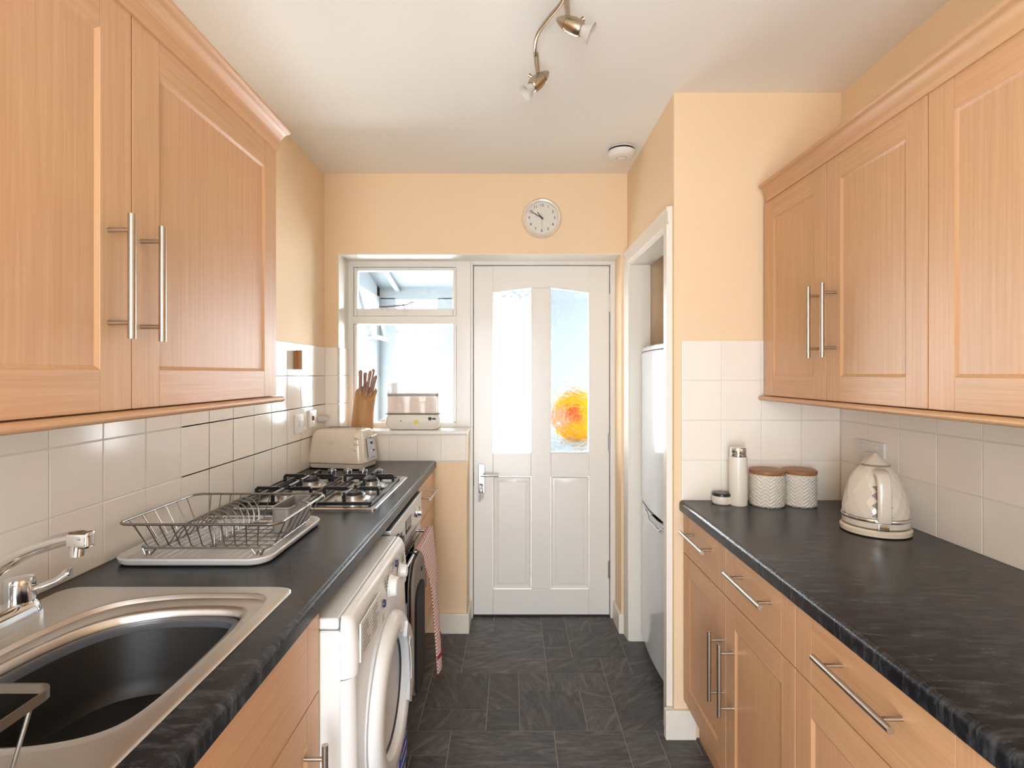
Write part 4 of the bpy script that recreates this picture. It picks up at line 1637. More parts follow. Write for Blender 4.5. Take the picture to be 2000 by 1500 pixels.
# small rack at the bottom left, on the drainer
def small_rack():
    z = WT_L + 0.009
    x0, x1, y0, y1 = -0.86, -0.522, 0.26, 0.610
    t = thing('drainer_rack', 'small steel wire rack on the sink drainer at the lower left corner', 'rack', ((x0 + x1) / 2, (y0 + y1) / 2, z))
    zr_ = z + 0.085
    bm = B()
    o = rrect(x0, x1, y0, y1, 0.016, 5)
    i_ = rrect(x0 + 0.0025, x1 - 0.0025, y0 + 0.0025, y1 - 0.0025, 0.014, 5)
    loft(bm, [[Vector((*p, zr_)) for p in o], [Vector((*p, zr_ + 0.011)) for p in o], [Vector((*p, zr_ + 0.011)) for p in i_], [Vector((*p, zr_)) for p in i_], [Vector((*p, zr_)) for p in o]], False, False)
    bmesh.ops.remove_doubles(bm, verts=bm.verts, dist=1e-6)
    O('rim', bm, 'wire_steel', t)
    for y in [y0 + 0.03 + 0.0415 * k for k in range(8)]:
        bm = B()
        add_tube(bm, [(x0 + 0.002, y, zr_ + 0.005), (x0 + 0.012, y, z + 0.014), (x0 + 0.016, y, z + 0.008), (x1 - 0.030, y, z + 0.008), (x1 - 0.026, y, z + 0.014), (x1 - 0.003, y, zr_ + 0.005)], 0.0022, 8)
        O('wire', bm, 'wire_steel', t)
    for x in [x0 + 0.05 + 0.055 * k for k in range(5)]:
        bm = B()
        add_tube(bm, [(x, y0 + 0.002, zr_ + 0.005), (x, y0 + 0.012, z + 0.010), (x, y0 + 0.02, z + 0.004), (x, y1 - 0.02, z + 0.004), (x, y1 - 0.012, z + 0.010), (x, y1 - 0.002, zr_ + 0.005)], 0.0022, 8)
        O('wire', bm, 'wire_steel', t)
    bm = B()
    for yy in (y0 + 0.05, y1 - 0.05):
        add_tube(bm, catmull([(x0 + 0.03, yy, z + 0.003), (x1 - 0.03, yy, z + 0.003), (x1 - 0.02, yy, z + 0.006)], 3), 0.0028, 8)
    O('foot_bar', bm, 'wire_steel', t)
small_rack()

# ------------------------------------------------------------------ dish rack, tray and cutlery caddy
def dish_rack():
    z = WT_L
    X0, X1, Y0, Y1 = -0.962, -0.582, 1.258, 1.650
    t = thing('drip_tray', 'white ribbed plastic drip tray under the wire dish rack', 'tray', ((X0 + X1) / 2, (Y0 + Y1) / 2, z))
    bm = B()
    def sc(d, zz, r=0.05):
        return [Vector((*p, zz)) for p in rrect(X0 + d, X1 - d, Y0 + d, Y1 - d, max(r - d, 0.008), 8)]
    loft(bm, [sc(0.010, z + 0.0005), sc(0.003, z + 0.007), sc(0, z + 0.017), sc(0.002, z + 0.020), sc(0.010, z + 0.020), sc(0.018, z + 0.012), sc(0.022, z + 0.010)])
    O('tray_shell', bm, 'tray_white', t, ang=50)
    for i in range(15):
        x = X0 + 0.045 + i * 0.0208
        bm = B()
        add_prism(bm, [(x - 0.005, z + 0.0095), (x + 0.005, z + 0.0095), (x + 0.003, z + 0.0135), (x - 0.003, z + 0.0135)], 'xz', Y0 + 0.03, Y1 - 0.03)
        O('rib', bm, 'tray_white', t)
    r = thing('dish_rack', 'steel wire dish rack standing on the white drip tray', 'dish rack', ((X0 + X1) / 2, (Y0 + Y1) / 2, z + 0.0135))
    rx0, rx1, ry0, ry1, zr_ = -0.955, -0.563, 1.278, 1.606, 1.008
    bx0, bx1, by0, by1, zb = -0.920, -0.598, 1.308, 1.580, 0.942
    bm = B()
    add_tube(bm, [(*p, zr_) for p in rrect(rx0, rx1, ry0, ry1, 0.03, 6)], 0.0033, 8, closed=True)
    O('rim', bm, 'wire_steel', r)
    bm = B()
    add_tube(bm, [(*p, zb) for p in rrect(bx0, bx1, by0, by1, 0.02, 5)], 0.0026, 8, closed=True)
    O('base_ring', bm, 'wire_steel', r)
    def wire(pts, rad=0.0017):
        b_ = B()
        add_tube(b_, pts, rad, 6)
        O('wire', b_, 'wire_steel', r)
    # U-shaped wires running front to back, and left to right side uprights
    for i in range(11):
        x = rx0 + 0.045 + i * 0.0300
        xb = bx0 + 0.02 + i * 0.0272
        wire([(x, ry0, zr_), (xb, by0 + 0.002, zb + 0.006), (xb, by0 + 0.012, zb), (xb, by1 - 0.012, zb), (xb, by1 - 0.002, zb + 0.006), (x, ry1, zr_)])
    for i in range(6):
        y = ry0 + 0.045 + i * 0.047
        yb = by0 + 0.03 + i * 0.041
        wire([(rx0, y, zr_), (bx0, yb, zb)])
        wire([(rx1, y, zr_), (bx1, yb, zb)])
    for i in range(8):
        y = by0 + 0.02 + i * 0.033
        wire([(-0.76, y, zb + 0.001), (bx1, y, zb + 0.001)], 0.0014)
    # plate slots: a row of leaning loops
    for i in range(9):
        y = by0 + 0.015 + i * 0.029
        wire(catmull([(-0.855, y, zb + 0.002), (-0.835, y + 0.006, zb + 0.036), (-0.80, y + 0.014, zb + 0.062), (-0.765, y + 0.014, zb + 0.055), (-0.745, y + 0.006, zb + 0.028), (-0.742, y, zb + 0.002)], 4), 0.0019)
    for x in (-0.858, -0.742):
        wire([(x, by0, zb + 0.003), (x, by1, zb + 0.003)], 0.0022)
    # V-shaped feet
    for fx_, sx in ((bx0 + 0.01, 1), (bx1 - 0.012, -1)):
        for fy, sy in ((by0, 1), (by1, -1)):
            wire(catmull([(fx_, fy, zb), (fx_ + sx * 0.008, fy, zb - 0.018), (fx_ + sx * 0.010, fy, z + 0.0225), (fx_ + sx * 0.016, fy, z + 0.0225), (fx_ + sx * 0.020, fy, zb - 0.016), (fx_ + sx * 0.034, fy, zb)], 4), 0.0022)
    # cutlery caddy
    cx0, cx1, cy0, cy1 = -0.652, -0.598, 1.432, 1.588
    k = thing('cutlery_caddy', 'grey metal cutlery caddy hooked inside the wire dish rack', 'caddy', ((cx0 + cx1) / 2, (cy0 + cy1) / 2, zb + 0.004))
    bm = B()
    def s2(d, zz):
        return [Vector((*p, zz)) for p in rrect(cx0 + d, cx1 - d, cy0 + d, cy1 - d, 0.014 - min(d, 0.01), 6)]
    loft(bm, [s2(0.002, zb + 0.004), s2(0, 1.004), s2(-0.003, 1.006), s2(-0.003, 1.009), s2(0.003, 1.009), s2(0.004, zb + 0.010)])
    O('caddy_cup', bm, 'caddy_grey', k)
    for y in (cy0 + 0.03, cy1 - 0.02):
        bm = B()
        add_tube(bm, catmull([(cx1 - 0.002, y, 1.002), (cx1 + 0.010, y, 1.018), (cx1 + 0.028, y, 1.019), (cx1 + 0.043, y, 1.012), (cx1 + 0.043, y, 1.000)], 4), 0.002, 8)
        O('hook', bm, 'wire_steel', k)
dish_rack()

# ------------------------------------------------------------------ toaster
def toaster():
    t = thing('toaster', 'cream long toaster on the worktop below the window', 'toaster', (-0.838, 2.640, WT_L), rotz=math.radians(-11))
    def sec(hx, hy, z, r=0.03):
        return [Vector((p[0], p[1], z)) for p in rrect(-hx, hx, -hy, hy, r, 8)]
    bm = B()
    loft(bm, [sec(0.147, 0.094, 0.030), sec(0.147, 0.095, 0.040), sec(0.143, 0.092, 0.08), sec(0.136, 0.086, 0.14), sec(0.130, 0.080, 0.168), sec(0.122, 0.072, 0.182, 0.028), sec(0.108, 0.058, 0.189, 0.026), sec(0.09, 0.045, 0.190, 0.02)], True, True)
    O('body', bm, 'cream_enamel', t, local=True, ang=50)
    # scooped base band
    bm = B()
    lo, hi = [], []
    loop = rrect(-0.146, 0.146, -0.096, 0.096, 0.034, 8)
    for p in loop:
        arch = 0.018 * max(0, 1 - (p[0] / 0.11) ** 2)
        lo.append(Vector((p[0] * 0.95, p[1] * 0.95, 0.006 + arch)))
        hi.append(Vector((p[0], p[1], 0.027 + arch * 0.8)))
    loft(bm, [lo, hi])
    O('base_band', bm, 'cream_enamel', t, local=True)
    bm = B()
    add_box(bm, -0.12, 0.12, -0.075, 0.075, 0.0, 0.03, 0.004)
    O('foot', bm, 'black_plastic', t, local=True)
    for y in (-0.024, 0.024):
        bm = B()
        add_box(bm, -0.085, 0.085, y - 0.012, y + 0.012, 0.187, 0.1935, 0.003, 2)
        s = O('slot', bm, 'chrome', t, local=True)
        bm = B()
        add_box(bm, -0.080, 0.080, y - 0.008, y + 0.008, 0.188, 0.1940)
        O('slot_opening', bm, 'dark_gap', s, local=True)
    # end panel with lever and buttons (leans with the body)
    m = Matrix.Translation((0.144, 0, 0.10)) @ Matrix.Rotation(math.radians(-7), 4, 'Y')
    def lbox(name, b, mat, parent, bev=0.002):
        tb = B()
        add_box(tb, *b, bev, 2)
        bmesh.ops.transform(tb, matrix=m, verts=tb.verts)
        return O(name, tb, mat, parent, local=True)
    p = lbox('control_panel', (-0.003, 0.0035, -0.030, 0.045, -0.062, 0.050), 'appliance_grey', t)
    lbox('lever_track', (0.003, 0.0045, -0.046, -0.040, -0.045, 0.045), 'black_plastic', p, 0.0005)
    lbox('lever', (0.000, 0.026, -0.024, 0.038, 0.046, 0.058), 'chrome', p, 0.004)
    lbox('button', (0.003, 0.0075, -0.004, 0.018, 0.014, 0.026), 'black_plastic', p)
    lbox('button', (0.003, 0.0075, 0.012, 0.034, -0.022, -0.014), 'black_plastic', p)
    lbox('button', (0.003, 0.0075, -0.012, 0.004, -0.026, -0.014), 'chrome', p)
    lbox('print_line', (0.003, 0.0042, -0.018, 0.034, -0.054, -0.049), 'ink_grey', p, 0.0003)
    tb = text_bm('DēLonghi'.replace('ē', 'e'), 0.021, 0.0012)
    bmesh.ops.transform(tb, matrix=Matrix.Translation((-0.045, -0.0880, 0.128)) @ Matrix.Rotation(math.radians(90 - 6), 4, 'X'), verts=tb.verts)
    O('embossed_name', tb, 'cream_enamel', t, local=True, smooth=False)
    # facets pressed into the near corner
    for i in range(4):
        z = 0.055 + i * 0.030
        tb = B()
        v = [tb.verts.new(q) for q in ((0.098, -0.0945 + z * 0.05, z + 0.026), (0.138 - z * 0.05, -0.0860 + z * 0.05, z), (0.100, -0.0940 + z * 0.05, z - 0.004), (0.112, -0.0990 + z * 0.055, z + 0.010))]
        for a, b_, c_ in ((0, 1, 3), (1, 2, 3), (2, 0, 3), (0, 2, 1)):
            tb.faces.new((v[a], v[b_], v[c_]))
        O('facet', tb, 'cream_enamel', t, local=True, smooth=False)
toaster()

# ------------------------------------------------------------------ things on the window sill
def knife_block():
    z = SILL
    base = Vector((-0.815, 2.880, z))
    tilt = Matrix.Translation(base) @ Matrix.Rotation(math.radians(8), 4, 'Y') @ Matrix.Rotation(math.radians(4), 4, 'X')
    t = thing('knife_block', 'round bamboo knife block leaning on the window sill', 'knife block', base)
    bm = B()
    tb = B()
    loops = []
    for zz, k, sl in ((0.009, 0.97, 0), (0.012, 1, 0), (0.190, 1, 0), (0.200, 0.985, 1)):
        lp = []
        for i in range(36):
            a = 2 * PI * i / 36
            x, y = 0.058 * k * math.cos(a), 0.055 * k * math.sin(a)
            lp.append(Vector((x, y, zz + (0.035 * (y / 0.055) if zz > 0.1 else 0))))
        loops.append(lp)
    loft(tb, loops)
    bmesh.ops.transform(tb, matrix=Matrix.Translation(-base) @ tilt, verts=tb.verts)
    O('block', tb, 'bamboo', t, local=True, ang=40)
    names = ['long knife handle at the window side of the bamboo block', 'second knife from the window side in the bamboo block', 'middle knife standing highest in the bamboo block', 'fourth knife in the bamboo block, close to the middle one', 'shortest knife in the bamboo block, nearest the steriliser']
    for (x, y, h, a), lab in zip(((-0.026, -0.012, 0.128, -7), (-0.016, 0.020, 0.095, -4), (0.006, -0.012, 0.132, 3), (0.012, 0.030, 0.110, 2), (0.030, -0.006, 0.105, 8)), names):
        o0 = tilt @ Vector((x, y, 0.200 + 0.035 * y / 0.055))
        ax = (tilt.to_3x3() @ (Matrix.Rotation(math.radians(a), 3, 'Y') @ Vector((0, 0, 1)))).normalized()
        k = thing('kitchen_knife', lab, 'knife', o0, 'knives in the bamboo block')
        u, v = Vector((1, 0, 0)), Vector((0, 1, 0))
        bm = B()
        loops = []
        for f, w, d in ((0.10, 0.0085, 0.011), (0.25, 0.0105, 0.012), (0.6, 0.0095, 0.013), (0.9, 0.0115, 0.015), (1.0, 0.007, 0.010)):
            c_ = ax * (h * f)
            loops.append([c_ + u * (w * math.cos(q)) + v * (d * math.sin(q)) for q in [2 * PI * i / 14 for i in range(14)]])
        loft(bm, loops)
        O('handle', bm, 'knife_wood', k, local=True, ang=60)
        bm = B()
        loft(bm, [[ax * f + u * (sx * 0.0012) + v * (sy * 0.010) for sx, sy in ((-1, -1), (1, -1), (1, 1), (-1, 1))] for f in (-0.11, h * 0.12)])
        O('blade', bm, 'steel', k, local=True)
knife_block()

def steriliser():
    z = SILL
    c = Vector((-0.527, 2.878, z))
    t = thing('steam_steriliser', 'white electric steam steriliser with clear tiers on the window sill', 'steriliser', c)
    def sec(hx, hy, zz, r=0.03):
        return [Vector((p[0], p[1], zz)) for p in rrect(-hx, hx, -hy, hy, r, 6)]
    bm = B()
    loft(bm, [sec(0.120, 0.058, 0.0, 0.03), sec(0.134, 0.068, 0.010), sec(0.146, 0.078, 0.032), sec(0.145, 0.077, 0.058), sec(0.138, 0.073, 0.082)])
    O('base', bm, 'ivory', t, local=True, ang=50)
    bm = B()
    loft(bm, [sec(0.134, 0.070, 0.080), sec(0.150, 0.080, 0.086), sec(0.151, 0.081, 0.090), sec(0.140, 0.074, 0.090)])
    O('tray_rim', bm, 'caddy_grey', t, local=True)
    bm = B()
    loft(bm, [sec(0.137, 0.072, 0.091, 0.02), sec(0.136, 0.071, 0.180, 0.02), sec(0.132, 0.067, 0.180, 0.02), sec(0.133, 0.068, 0.094, 0.02)])
    O('lower_tier', bm, 'tan_plastic', t, local=True)
    bm = B()
    loft(bm, [sec(0.138, 0.073, 0.180, 0.02), sec(0.139, 0.074, 0.192, 0.02), sec(0.133, 0.068, 0.192, 0.02), sec(0.133, 0.068, 0.182, 0.02)])
    O('middle_rim', bm, 'caddy_grey', t, local=True)
    bm = B()
    loft(bm, [sec(0.137, 0.072, 0.192, 0.02), sec(0.134, 0.069, 0.246, 0.02), sec(0.128, 0.063, 0.251, 0.018)], False, True)
    O('lid', bm, 'clear_plastic', t, local=True)
    bm = B()
    add_lathe(bm, [(0.012, 0), (0.012, -0.002), (0.001, -0.002)], (0.022, -0.0775, 0.045), 20, 'y', False)
    O('round_mark', bm, 'yellow_mark', t, local=True)
    bm = B()
    add_lathe(bm, [(0.0035, 0), (0.003, -0.003), (0.001, -0.003)], (-0.060, -0.0775, 0.050), 12, 'y', False)
    O('pilot_light', bm, 'ink', t, local=True)
    bm = B()
    add_box(bm, 0.085, 0.102, -0.079, -0.074, 0.052, 0.070, 0.003)
    add_box(bm, 0.104, 0.124, -0.0785, -0.073, 0.056, 0.066, 0.002)
    O('badge', bm, 'ink', t, local=True)
    for i, (x, lab) in enumerate(((-0.085, 'amber bottle at the knife block end inside the steriliser'), (0.0, 'amber bottle in the middle of the steriliser'), (0.085, 'amber bottle at the door end inside the steriliser'))):
        bm = B()
        add_lathe(bm, [(0.030, 0.096), (0.031, 0.14), (0.026, 0.156), (0.024, 0.172), (0.001, 0.173)], c + Vector((x, 0.0, 0)), 20, 'z', True)
        single('feeding_bottle', bm, 'amber_plastic', lab, 'bottle', 'bottles in the steriliser')
steriliser()

# ------------------------------------------------------------------ fridge freezer
def fridge():
    t = thing('fridge_freezer', 'tall white fridge freezer with curved doors in the recess', 'fridge', (0.92, 2.41, 0))
    Y0, Y1 = 2.125, 2.690
    bm = B()
    add_box(bm, 0.700, 1.225, Y0 + 0.004, Y1 - 0.004, 0.02, 1.495, 0.006, 2)
    O('body', bm, 'fridge_white', t)
    def plan(ins):
        pts = [(0.697, Y1 - ins), (0.697, Y0 + ins)]
        n = 18
        for i in range(n + 1):
            u = i / n
            y = Y0 + ins + (Y1 - Y0 - 2 * ins) * u
            pts.append((0.657 - 0.020 * math.sin(PI * u) ** 0.8 + ins, y))
        return pts
    def dr(name, z0, z1):
        bm = B()
        loft(bm, [[Vector((*p, z0)) for p in plan(0.004)], [Vector((*p, z0 + 0.006)) for p in plan(0)], [Vector((*p, z1 - 0.010)) for p in plan(0)], [Vector((*p, z1)) for p in plan(0.006)]])
        return O(name, bm, 'fridge_white', t, ang=40)
    d1 = dr('upper_door', 0.738, 1.478)
    d2 = dr('lower_door', 0.060, 0.722)
    bm = B()
    loft(bm, [[Vector((*p, 1.481)) for p in plan(0.002)], [Vector((*p, 1.497)) for p in plan(0.002)], [Vector((*p, 1.503)) for p in plan(0.010)]])
    O('top_cap', bm, 'fridge_white', t)
    bm = B()
    add_box(bm, 0.665, 0.70, Y0 + 0.01, Y1 - 0.01, 0.722, 0.738)
    O('door_gap', bm, 'dark_gap', t)
    # recessed grip along the top of the lower door
    bm = B()
    add_tube(bm, [(0.6425, 2.20, 0.716), (0.636, 2.26, 0.712), (0.636, 2.30, 0.690), (0.634, 2.46, 0.690), (0.636, 2.50, 0.714), (0.640, 2.56, 0.717)], 0.005, 8)
    O('grip_trim', bm, 'chrome', d2)
    bm = B()
    add_box(bm, 0.634, 0.66, 2.31, 2.45, 0.698, 0.722, 0.002)
    O('grip_recess', bm, 'appliance_grey', d2)
    bm = B()
    add_box(bm, 0.68, 1.2, Y0 + 0.02, Y1 - 0.02, 0.0, 0.058)
    O('plinth', bm, 'appliance_grey', t)
fridge()

# ------------------------------------------------------------------ clock and smoke alarm
def clock():
    cx, cz = 0.157, 2.192
    t = thing('wall_clock', 'round silver wall clock above the back door', 'clock', (cx, YB, cz))
    c = (cx, YB, cz)
    bm = B()
    add_lathe(bm, [(0.103, -0.0005), (0.104, -0.010), (0.101, -0.020), (0.094, -0.027), (0.087, -0.024), (0.084, -0.012)], c, 56, 'y', False)
    O('rim', bm, 'clock_rim', t)
    bm = B()
    add_lathe(bm, [(0.088, -0.008), (0.086, -0.012), (0.001, -0.012)], c, 48, 'y', False)
    f = O('dial', bm, 'clock_face', t)
    for n in range(1, 13):
        a = 2 * PI * n / 12
        tb = text_bm(str(n), 0.021, 0.0004)
        bmesh.ops.transform(tb, matrix=Matrix.Translation((cx + 0.067 * math.sin(a), YB - 0.0128, cz + 0.067 * math.cos(a))) @ Matrix.Rotation(PI / 2, 4, 'X'), verts=tb.verts)
        O('numeral', tb, 'ink', f, smooth=False)
    def hand(name, ang, l, w, y, mat, back=0.010):
        tb = B()
        add_prism(tb, [(-w, -back), (w, -back), (w * 0.6, l), (-w * 0.6, l)], 'xz', y, y - 0.001)
        bmesh.ops.transform(tb, matrix=Matrix.Translation((cx, YB, cz)) @ Matrix.Rotation(math.radians(ang), 4, 'Y'), verts=tb.verts)
        O(name, tb, mat, t)
    hand('hour_hand', -37, 0.038, 0.0030, -0.0145, 'ink')
    hand('minute_hand', -60, 0.060, 0.0026, -0.016, 'ink')
    hand('second_hand', 178, 0.055, 0.0009, -0.0175, 'ink_grey', 0.022)
    bm = B()
    add_lathe(bm, [(0.004, -0.012), (0.004, -0.019), (0.001, -0.0195)], c, 16, 'y', False)
    O('hub', bm, 'ink', t)
clock()

def alarm():
    t = thing('smoke_alarm', 'round white smoke alarm on the ceiling', 'smoke alarm', (0.515, 2.50, ZC - 0.045))
    c = (0.515, 2.50, ZC)
    bm = B()
    add_lathe(bm, [(0.058, -0.0005), (0.058, -0.006), (0.050, -0.007)], c, 44, 'z', False)
    O('base', bm, 'switch_white', t)
    bm = B()
    add_lathe(bm, [(0.060, -0.006), (0.060, -0.016)], c, 44, 'z', True)
    O('vent_gap', bm, 'dark_gap', t)
    bm = B()
    add_lathe(bm, [(0.055, -0.015), (0.064, -0.016), (0.063, -0.026), (0.050, -0.040), (0.020, -0.044), (0.001, -0.044)], c, 44, 'z', False)
    cv = O('cover', bm, 'switch_white', t)
    bm = B()
    add_lathe(bm, [(0.022, -0.0435), (0.022, -0.0450), (0.020, -0.0455), (0.001, -0.0460)], c, 28, 'z', False)
    b = O('test_button', bm, 'switch_white', cv)
    bm = B()
    add_tube(bm, [(c[0] + 0.0235 * math.cos(a), c[1] + 0.0235 * math.sin(a), ZC - 0.0438) for a in [2 * PI * i / 28 for i in range(28)]], 0.0012, 6, closed=True)
    O('button_ring', bm, 'ink_grey', cv)
alarm()

# ------------------------------------------------------------------ ceiling spotlight bar
def spotlight():
    zb = ZC - 0.036
    t = thing('spotlight_bar', 'bronze wavy ceiling spotlight bar with two adjustable heads', 'light fitting', (0.11, 1.35, ZC))
    pth = catmull([(0.075, 1.700, zb - 0.008), (0.072, 1.66, zb), (0.078, 1.60, zb), (0.105, 1.53, zb), (0.138, 1.46, zb), (0.145, 1.40, zb), (0.120, 1.31, zb), (0.085, 1.22, zb), (0.078, 1.14, zb), (0.100, 1.05, zb)], 6)
    bm = B()
    add_tube(bm, pth, 0.0058, 12)
    O('bar', bm, 'nickel', t, ang=60)
    bm = B()
    add_lathe(bm, [(0.045, 0), (0.045, -0.012), (0.038, -0.022), (0.012, -0.034), (0.001, -0.036)], (0.115, 1.295, ZC - 0.0005), 36, 'z', False)
    O('ceiling_rose', bm, 'nickel', t)
    def head(p, d, knob_side):
        p, d = Vector(p), Vector(d).normalized()
        u, v = frame_for(d)
        def ring(s, r, n=26):
            r = max(r, 0.0004)
            return [p + d * s + u * (r * math.cos(2 * PI * i / n)) + v * (r * math.sin(2 * PI * i / n)) for i in range(n)]
        bm = B()
        loft(bm, [ring(-0.052, 0.001), ring(-0.048, 0.006), ring(-0.038, 0.012), ring(-0.028, 0.0165), ring(-0.022, 0.019), ring(-0.021, 0.0175), ring(-0.018, 0.0175), ring(-0.017, 0.0200), ring(0.0, 0.0225), ring(0.020, 0.0215), ring(0.026, 0.018), ring(0.027, 0.006)], True, True)
        h = O('lamp_head', bm, 'nickel', t, ang=50)
        bm = B()
        loft(bm, [ring(0.024, 0.0135), ring(0.032, 0.0145), ring(0.042, 0.019), ring(0.055, 0.029), ring(0.0555, 0.0285), ring(0.043, 0.0175), ring(0.033, 0.012)], True, True)
        s = O('lamp_shade', bm, 'frosted', h, ang=60)
        s['label'] = 'pale flared shade'
        side = (u if knob_side > 0 else -u)
        bm = B()
        b0_ = p + d * -0.004
        dirs = (Vector((knob_side * 0.9, 0, 0.5))).normalized()
        add_tube(bm, [b0_ + dirs * 0.018, b0_ + dirs * 0.030, b0_ + dirs * 0.036], [0.004, 0.006, 0.0075], 12)
        O('swivel_knob', bm, 'nickel', h, ang=60)
    def stem(top, bot):
        top, bot = Vector(top), Vector(bot)
        bm = B()
        mid = top + (bot - top) * 0.5
        add_tube(bm, [top + Vector((0, 0, 0.006)), top, mid, bot], [0.007, 0.008, 0.0078, 0.0062], 14)
        O('stem', bm, 'nickel', t, ang=60)
    stem((0.077, 1.700, zb - 0.002), (0.083, 1.700, zb - 0.062))
    head((0.082, 1.700, zb - 0.088), (-0.62, -0.10, -0.62), -1)
    stem((0.146, 1.440, zb + 0.004), (0.152, 1.440, zb - 0.054))
    head((0.166, 1.440, zb - 0.080), (0.80, -0.10, -0.42), 1)
spotlight()

# ------------------------------------------------------------------ sockets, switches and wall block
def plate(name, label, cat, axis_x, s, cy, cz, w, h, extra=None):
    t = thing(name, label, cat, (axis_x, cy, cz))
    bm = B()
    fbox(bm, s, axis_x, cy - w / 2, cy + w / 2, cz - h / 2, cz + h / 2, 0.0, 0.010, 0.003, 2)
    p = O('plate', bm, 'switch_white', t)
    return t, p
xw = XL + 0.0062
t, p = plate('cooker_switch', 'blank white switch plate on the tiles behind the toaster', 'switch', xw, 1, 2.45, 1.140, 0.086, 0.086)
bm = B()
fbox(bm, 1, xw, 2.438, 2.462, 1.125, 1.155, 0.009, 0.013, 0.002)
O('rocker', bm, 'switch_white', p)
t, p = plate('cooker_socket', 'white wall socket with dark red switch behind the toaster', 'socket', xw, 1, 2.614, 1.150, 0.086, 0.086)
bm = B()
fbox(bm, 1, xw, 2.598, 2.618, 1.142, 1.164, 0.009, 0.014, 0.002)
O('rocker', bm, 'dark_red', p)
bm = B()
add_lathe(bm, [(0.020, 0.0), (0.021, 0.018), (0.017, 0.034), (0.008, 0.042), (0.001, 0.043)], (xw + 0.0005, 2.715, 1.140), 20, 'x', True)
k = single('plug', bm, 'frosted', 'pale plug on the tiled wall next to the window recess', 'plug')

t = thing('wall_block', 'small wood-brown block high on the tiles beside the wall cabinet', 'holder', (xw, 2.43, 1.385))
bm = B()  # brown block on the tile face, with a darker strip
fbox(bm, 1, xw, 2.405, 2.455, 1.390, 1.478, 0.0, 0.036, 0.004, 2)
O('block', bm, 'bamboo', t)
bm = B()
fbox(bm, 1, xw, 2.4035, 2.4065, 1.392, 1.476, 0.010, 0.020, 0.0008)
O('slot', bm, 'lid_wood', t)

xw2 = XR - 0.0062
t, p = plate('double_socket', 'white double wall socket on the tiles behind the kettle', 'socket', xw2, -1, 1.822, 1.098, 0.146, 0.086)
for y in (1.787, 1.857):
    bm = B()
    fbox(bm, -1, xw2, y - 0.009, y + 0.009, 1.115, 1.131, 0.009, 0.0125, 0.002)
    O('rocker', bm, 'switch_white', p)
bm = B()
fbox(bm, -1, xw2, 1.765, 1.812, 1.062, 1.108, 0.0105, 0.040, 0.008, 3)
single('mains_plug', bm, 'switch_white', 'white mains plug in the socket behind the kettle', 'plug')

# ------------------------------------------------------------------ worktop items on the right
def lathe_thing(name, label, cat, c, parts, group=None):
    t = thing(name, label, cat, c, group)
    for pn, prof, mat in parts:
        bm = B()
        add_lathe(bm, prof, (0, 0, 0), 40, 'z', True)
        O(pn, bm, mat, t, local=True, ang=40)
    return t
z = WT_R
lathe_thing('small_tin', 'small white tin with black lid at the end of the worktop', 'tin', (0.768, 1.945, z), [('tin_body', [(0.0285, 0), (0.033, 0.004), (0.034, 0.020), (0.033, 0.030)], 'ivory'), ('lid', [(0.0335, 0.0305), (0.034, 0.036), (0.031, 0.041), (0.010, 0.0415)], 'black_plastic')])
lathe_thing('flask', 'tall white flask with steel cap beside the canisters', 'flask', (0.820, 1.925, z), [('flask_body', [(0.029, 0), (0.0315, 0.003), (0.0315, 0.170), (0.030, 0.176)], 'ivory'), ('cap', [(0.0285, 0.1765), (0.029, 0.180), (0.029, 0.186), (0.027, 0.188), (0.0285, 0.190), (0.0285, 0.206), (0.026, 0.209), (0.010, 0.2085)], 'chrome')])
for x, r, lab in ((0.924, 0.059, 'white embossed canister with wooden lid next to the flask'), (1.043, 0.056, 'white embossed canister with wooden lid next to the kettle')):
    lathe_thing('storage_canister', lab, 'canister', (x, 1.925, z), [('jar', [(r - 0.005, 0), (r, 0.005), (r, 0.108), (r - 0.002, 0.114)], 'embossed_ivory'), ('lid', [(r - 0.001, 0.1145), (r + 0.001, 0.117), (r + 0.001, 0.127), (r - 0.003, 0.130), (r - 0.02, 0.1305)], 'lid_wood')], 'matching canisters on the right worktop')

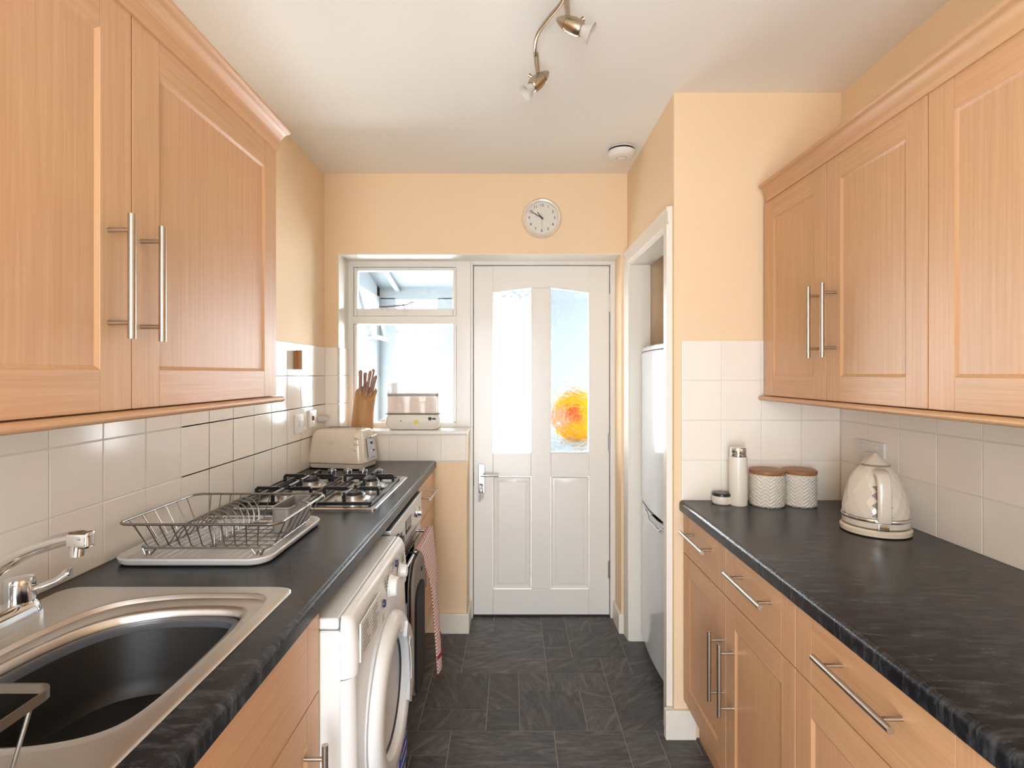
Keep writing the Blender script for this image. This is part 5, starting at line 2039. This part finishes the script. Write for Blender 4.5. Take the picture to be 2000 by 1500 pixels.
def kettle():
    c = Vector((1.098, 1.605, WT_R))
    t = thing('electric_kettle', 'cream faceted electric kettle with chrome band on its base', 'kettle', c)
    t.scale = (0.82, 0.82, 1.0)
    def lp(name, prof, mat, n=48, parent=t):
        bm = B()
        add_lathe(bm, prof, (0, 0, 0), n, 'z', True)
        return O(name, bm, mat, parent, local=True, ang=40)
    lp('power_base', [(0.104, 0), (0.112, 0.004), (0.113, 0.016), (0.108, 0.022)], 'cream_enamel')
    lp('lower_collar', [(0.101, 0.023), (0.106, 0.027), (0.107, 0.043)], 'kettle_cream')
    lp('chrome_band', [(0.1085, 0.044), (0.1090, 0.046), (0.1090, 0.051), (0.1075, 0.053)], 'chrome')
    # faceted shell: rings of vertices turned half a step from each other
    bm = B()
    N = 18
    rings = []
    prof = [(0.1065, 0.054), (0.105, 0.075), (0.100, 0.100), (0.093, 0.125), (0.083, 0.150), (0.070, 0.173), (0.053, 0.192), (0.044, 0.199)]
    for i, (r, zz) in enumerate(prof):
        off = 0.5 if i % 2 else 0.0
        rings.append([bm.verts.new((r * math.cos(2 * PI * (k + off) / N), r * math.sin(2 * PI * (k + off) / N), zz)) for k in range(N)])
    for i in range(len(rings) - 1):
        a, b = rings[i], rings[i + 1]
        for k in range(N):
            k2 = (k + 1) % N
            if i % 2 == 0:
                bm.faces.new((a[k], a[k2], b[k]))
                bm.faces.new((a[k2], b[k2], b[k]))
            else:
                bm.faces.new((a[k], b[k2], b[k]))
                bm.faces.new((a[k], a[k2], b[k2]))
    bm.faces.new(rings[-1])
    bm.faces.new(rings[0][::-1])
    O('shell', bm, 'kettle_cream', t, local=True, ang=8)
    lp('lid_seam', [(0.0455, 0.1985), (0.047, 0.2015), (0.0455, 0.2035)], 'grip_taupe')
    lp('lid', [(0.046, 0.204), (0.034, 0.214), (0.020, 0.224), (0.010, 0.232), (0.006, 0.236), (0.002, 0.237)], 'kettle_cream')
    # handle towards the viewer
    ang = math.radians(-112)
    dx, dy = math.cos(ang), math.sin(ang)
    sx, sy = -dy, dx
    def P(rad, zz, side=0.0):
        return Vector((dx * rad + sx * side, dy * rad + sy * side, zz))
    bm = B()
    cen = catmull([P(0.048, 0.182), P(0.078, 0.187), P(0.108, 0.178), P(0.122, 0.150), P(0.126, 0.110), P(0.126, 0.070), P(0.122, 0.052)], 6)
    loops = []
    for i, q in enumerate(cen):
        a = cen[max(i - 1, 0)]
        b = cen[min(i + 1, len(cen) - 1)]
        tan = (b - a).normalized()
        sd = Vector((sx, sy, 0))
        nn = tan.cross(sd).normalized()
        w, h = 0.021, 0.010
        loops.append([q + sd * (w * math.copysign(abs(math.cos(x)) ** 0.6, math.cos(x))) + nn * (h * math.copysign(abs(math.sin(x)) ** 0.6, math.sin(x))) for x in [2 * PI * k / 20 for k in range(20)]])
    loft(bm, loops)
    O('handle', bm, 'kettle_cream', t, local=True, ang=50)
    # water gauge with zig-zag edge behind the handle
    bm = B()
    poly = [(0.0, 0.060), (-0.020, 0.062), (-0.008, 0.078), (-0.020, 0.092), (-0.008, 0.106), (-0.020, 0.120), (-0.009, 0.132), (-0.018, 0.146), (0.0, 0.150), (0.018, 0.146), (0.009, 0.132), (0.020, 0.120), (0.008, 0.106), (0.020, 0.092), (0.008, 0.078), (0.020, 0.062)]
    def R(zz):
        for (r0, z0), (r1, z1) in zip(prof, prof[1:]):
            if z0 <= zz <= z1:
                return r0 + (r1 - r0) * (zz - z0) / (z1 - z0)
        return 0.1
    loft(bm, [[P(R(b) - 0.006, b, a * 1.55) for a, b in poly], [P(R(b) + 0.003, b, a * 1.55) for a, b in poly]])
    O('water_gauge', bm, 'grip_taupe', t, local=True)
    bm = B()
    tb = B()
    add_box(tb, -0.004, 0.014, -0.017, 0.017, 0.024, 0.040, 0.003, 2)
    bmesh.ops.transform(tb, matrix=Matrix.Rotation(ang, 4, 'Z') @ Matrix.Translation((0.104, 0, 0)), verts=tb.verts)
    sw = O('switch', tb, 'chrome', t, local=True)
    tb = B()
    add_tube(tb, catmull([(0.03, 0.105, 0.012), (0.075, 0.145, 0.006), (0.100, 0.185, 0.010), (0.112, 0.195, 0.06), (0.110, 0.195, 0.150), (0.100, 0.190, 0.180)], 5), 0.0032, 8)
    O('power_cord', tb, 'ivory', t, local=True)
kettle()
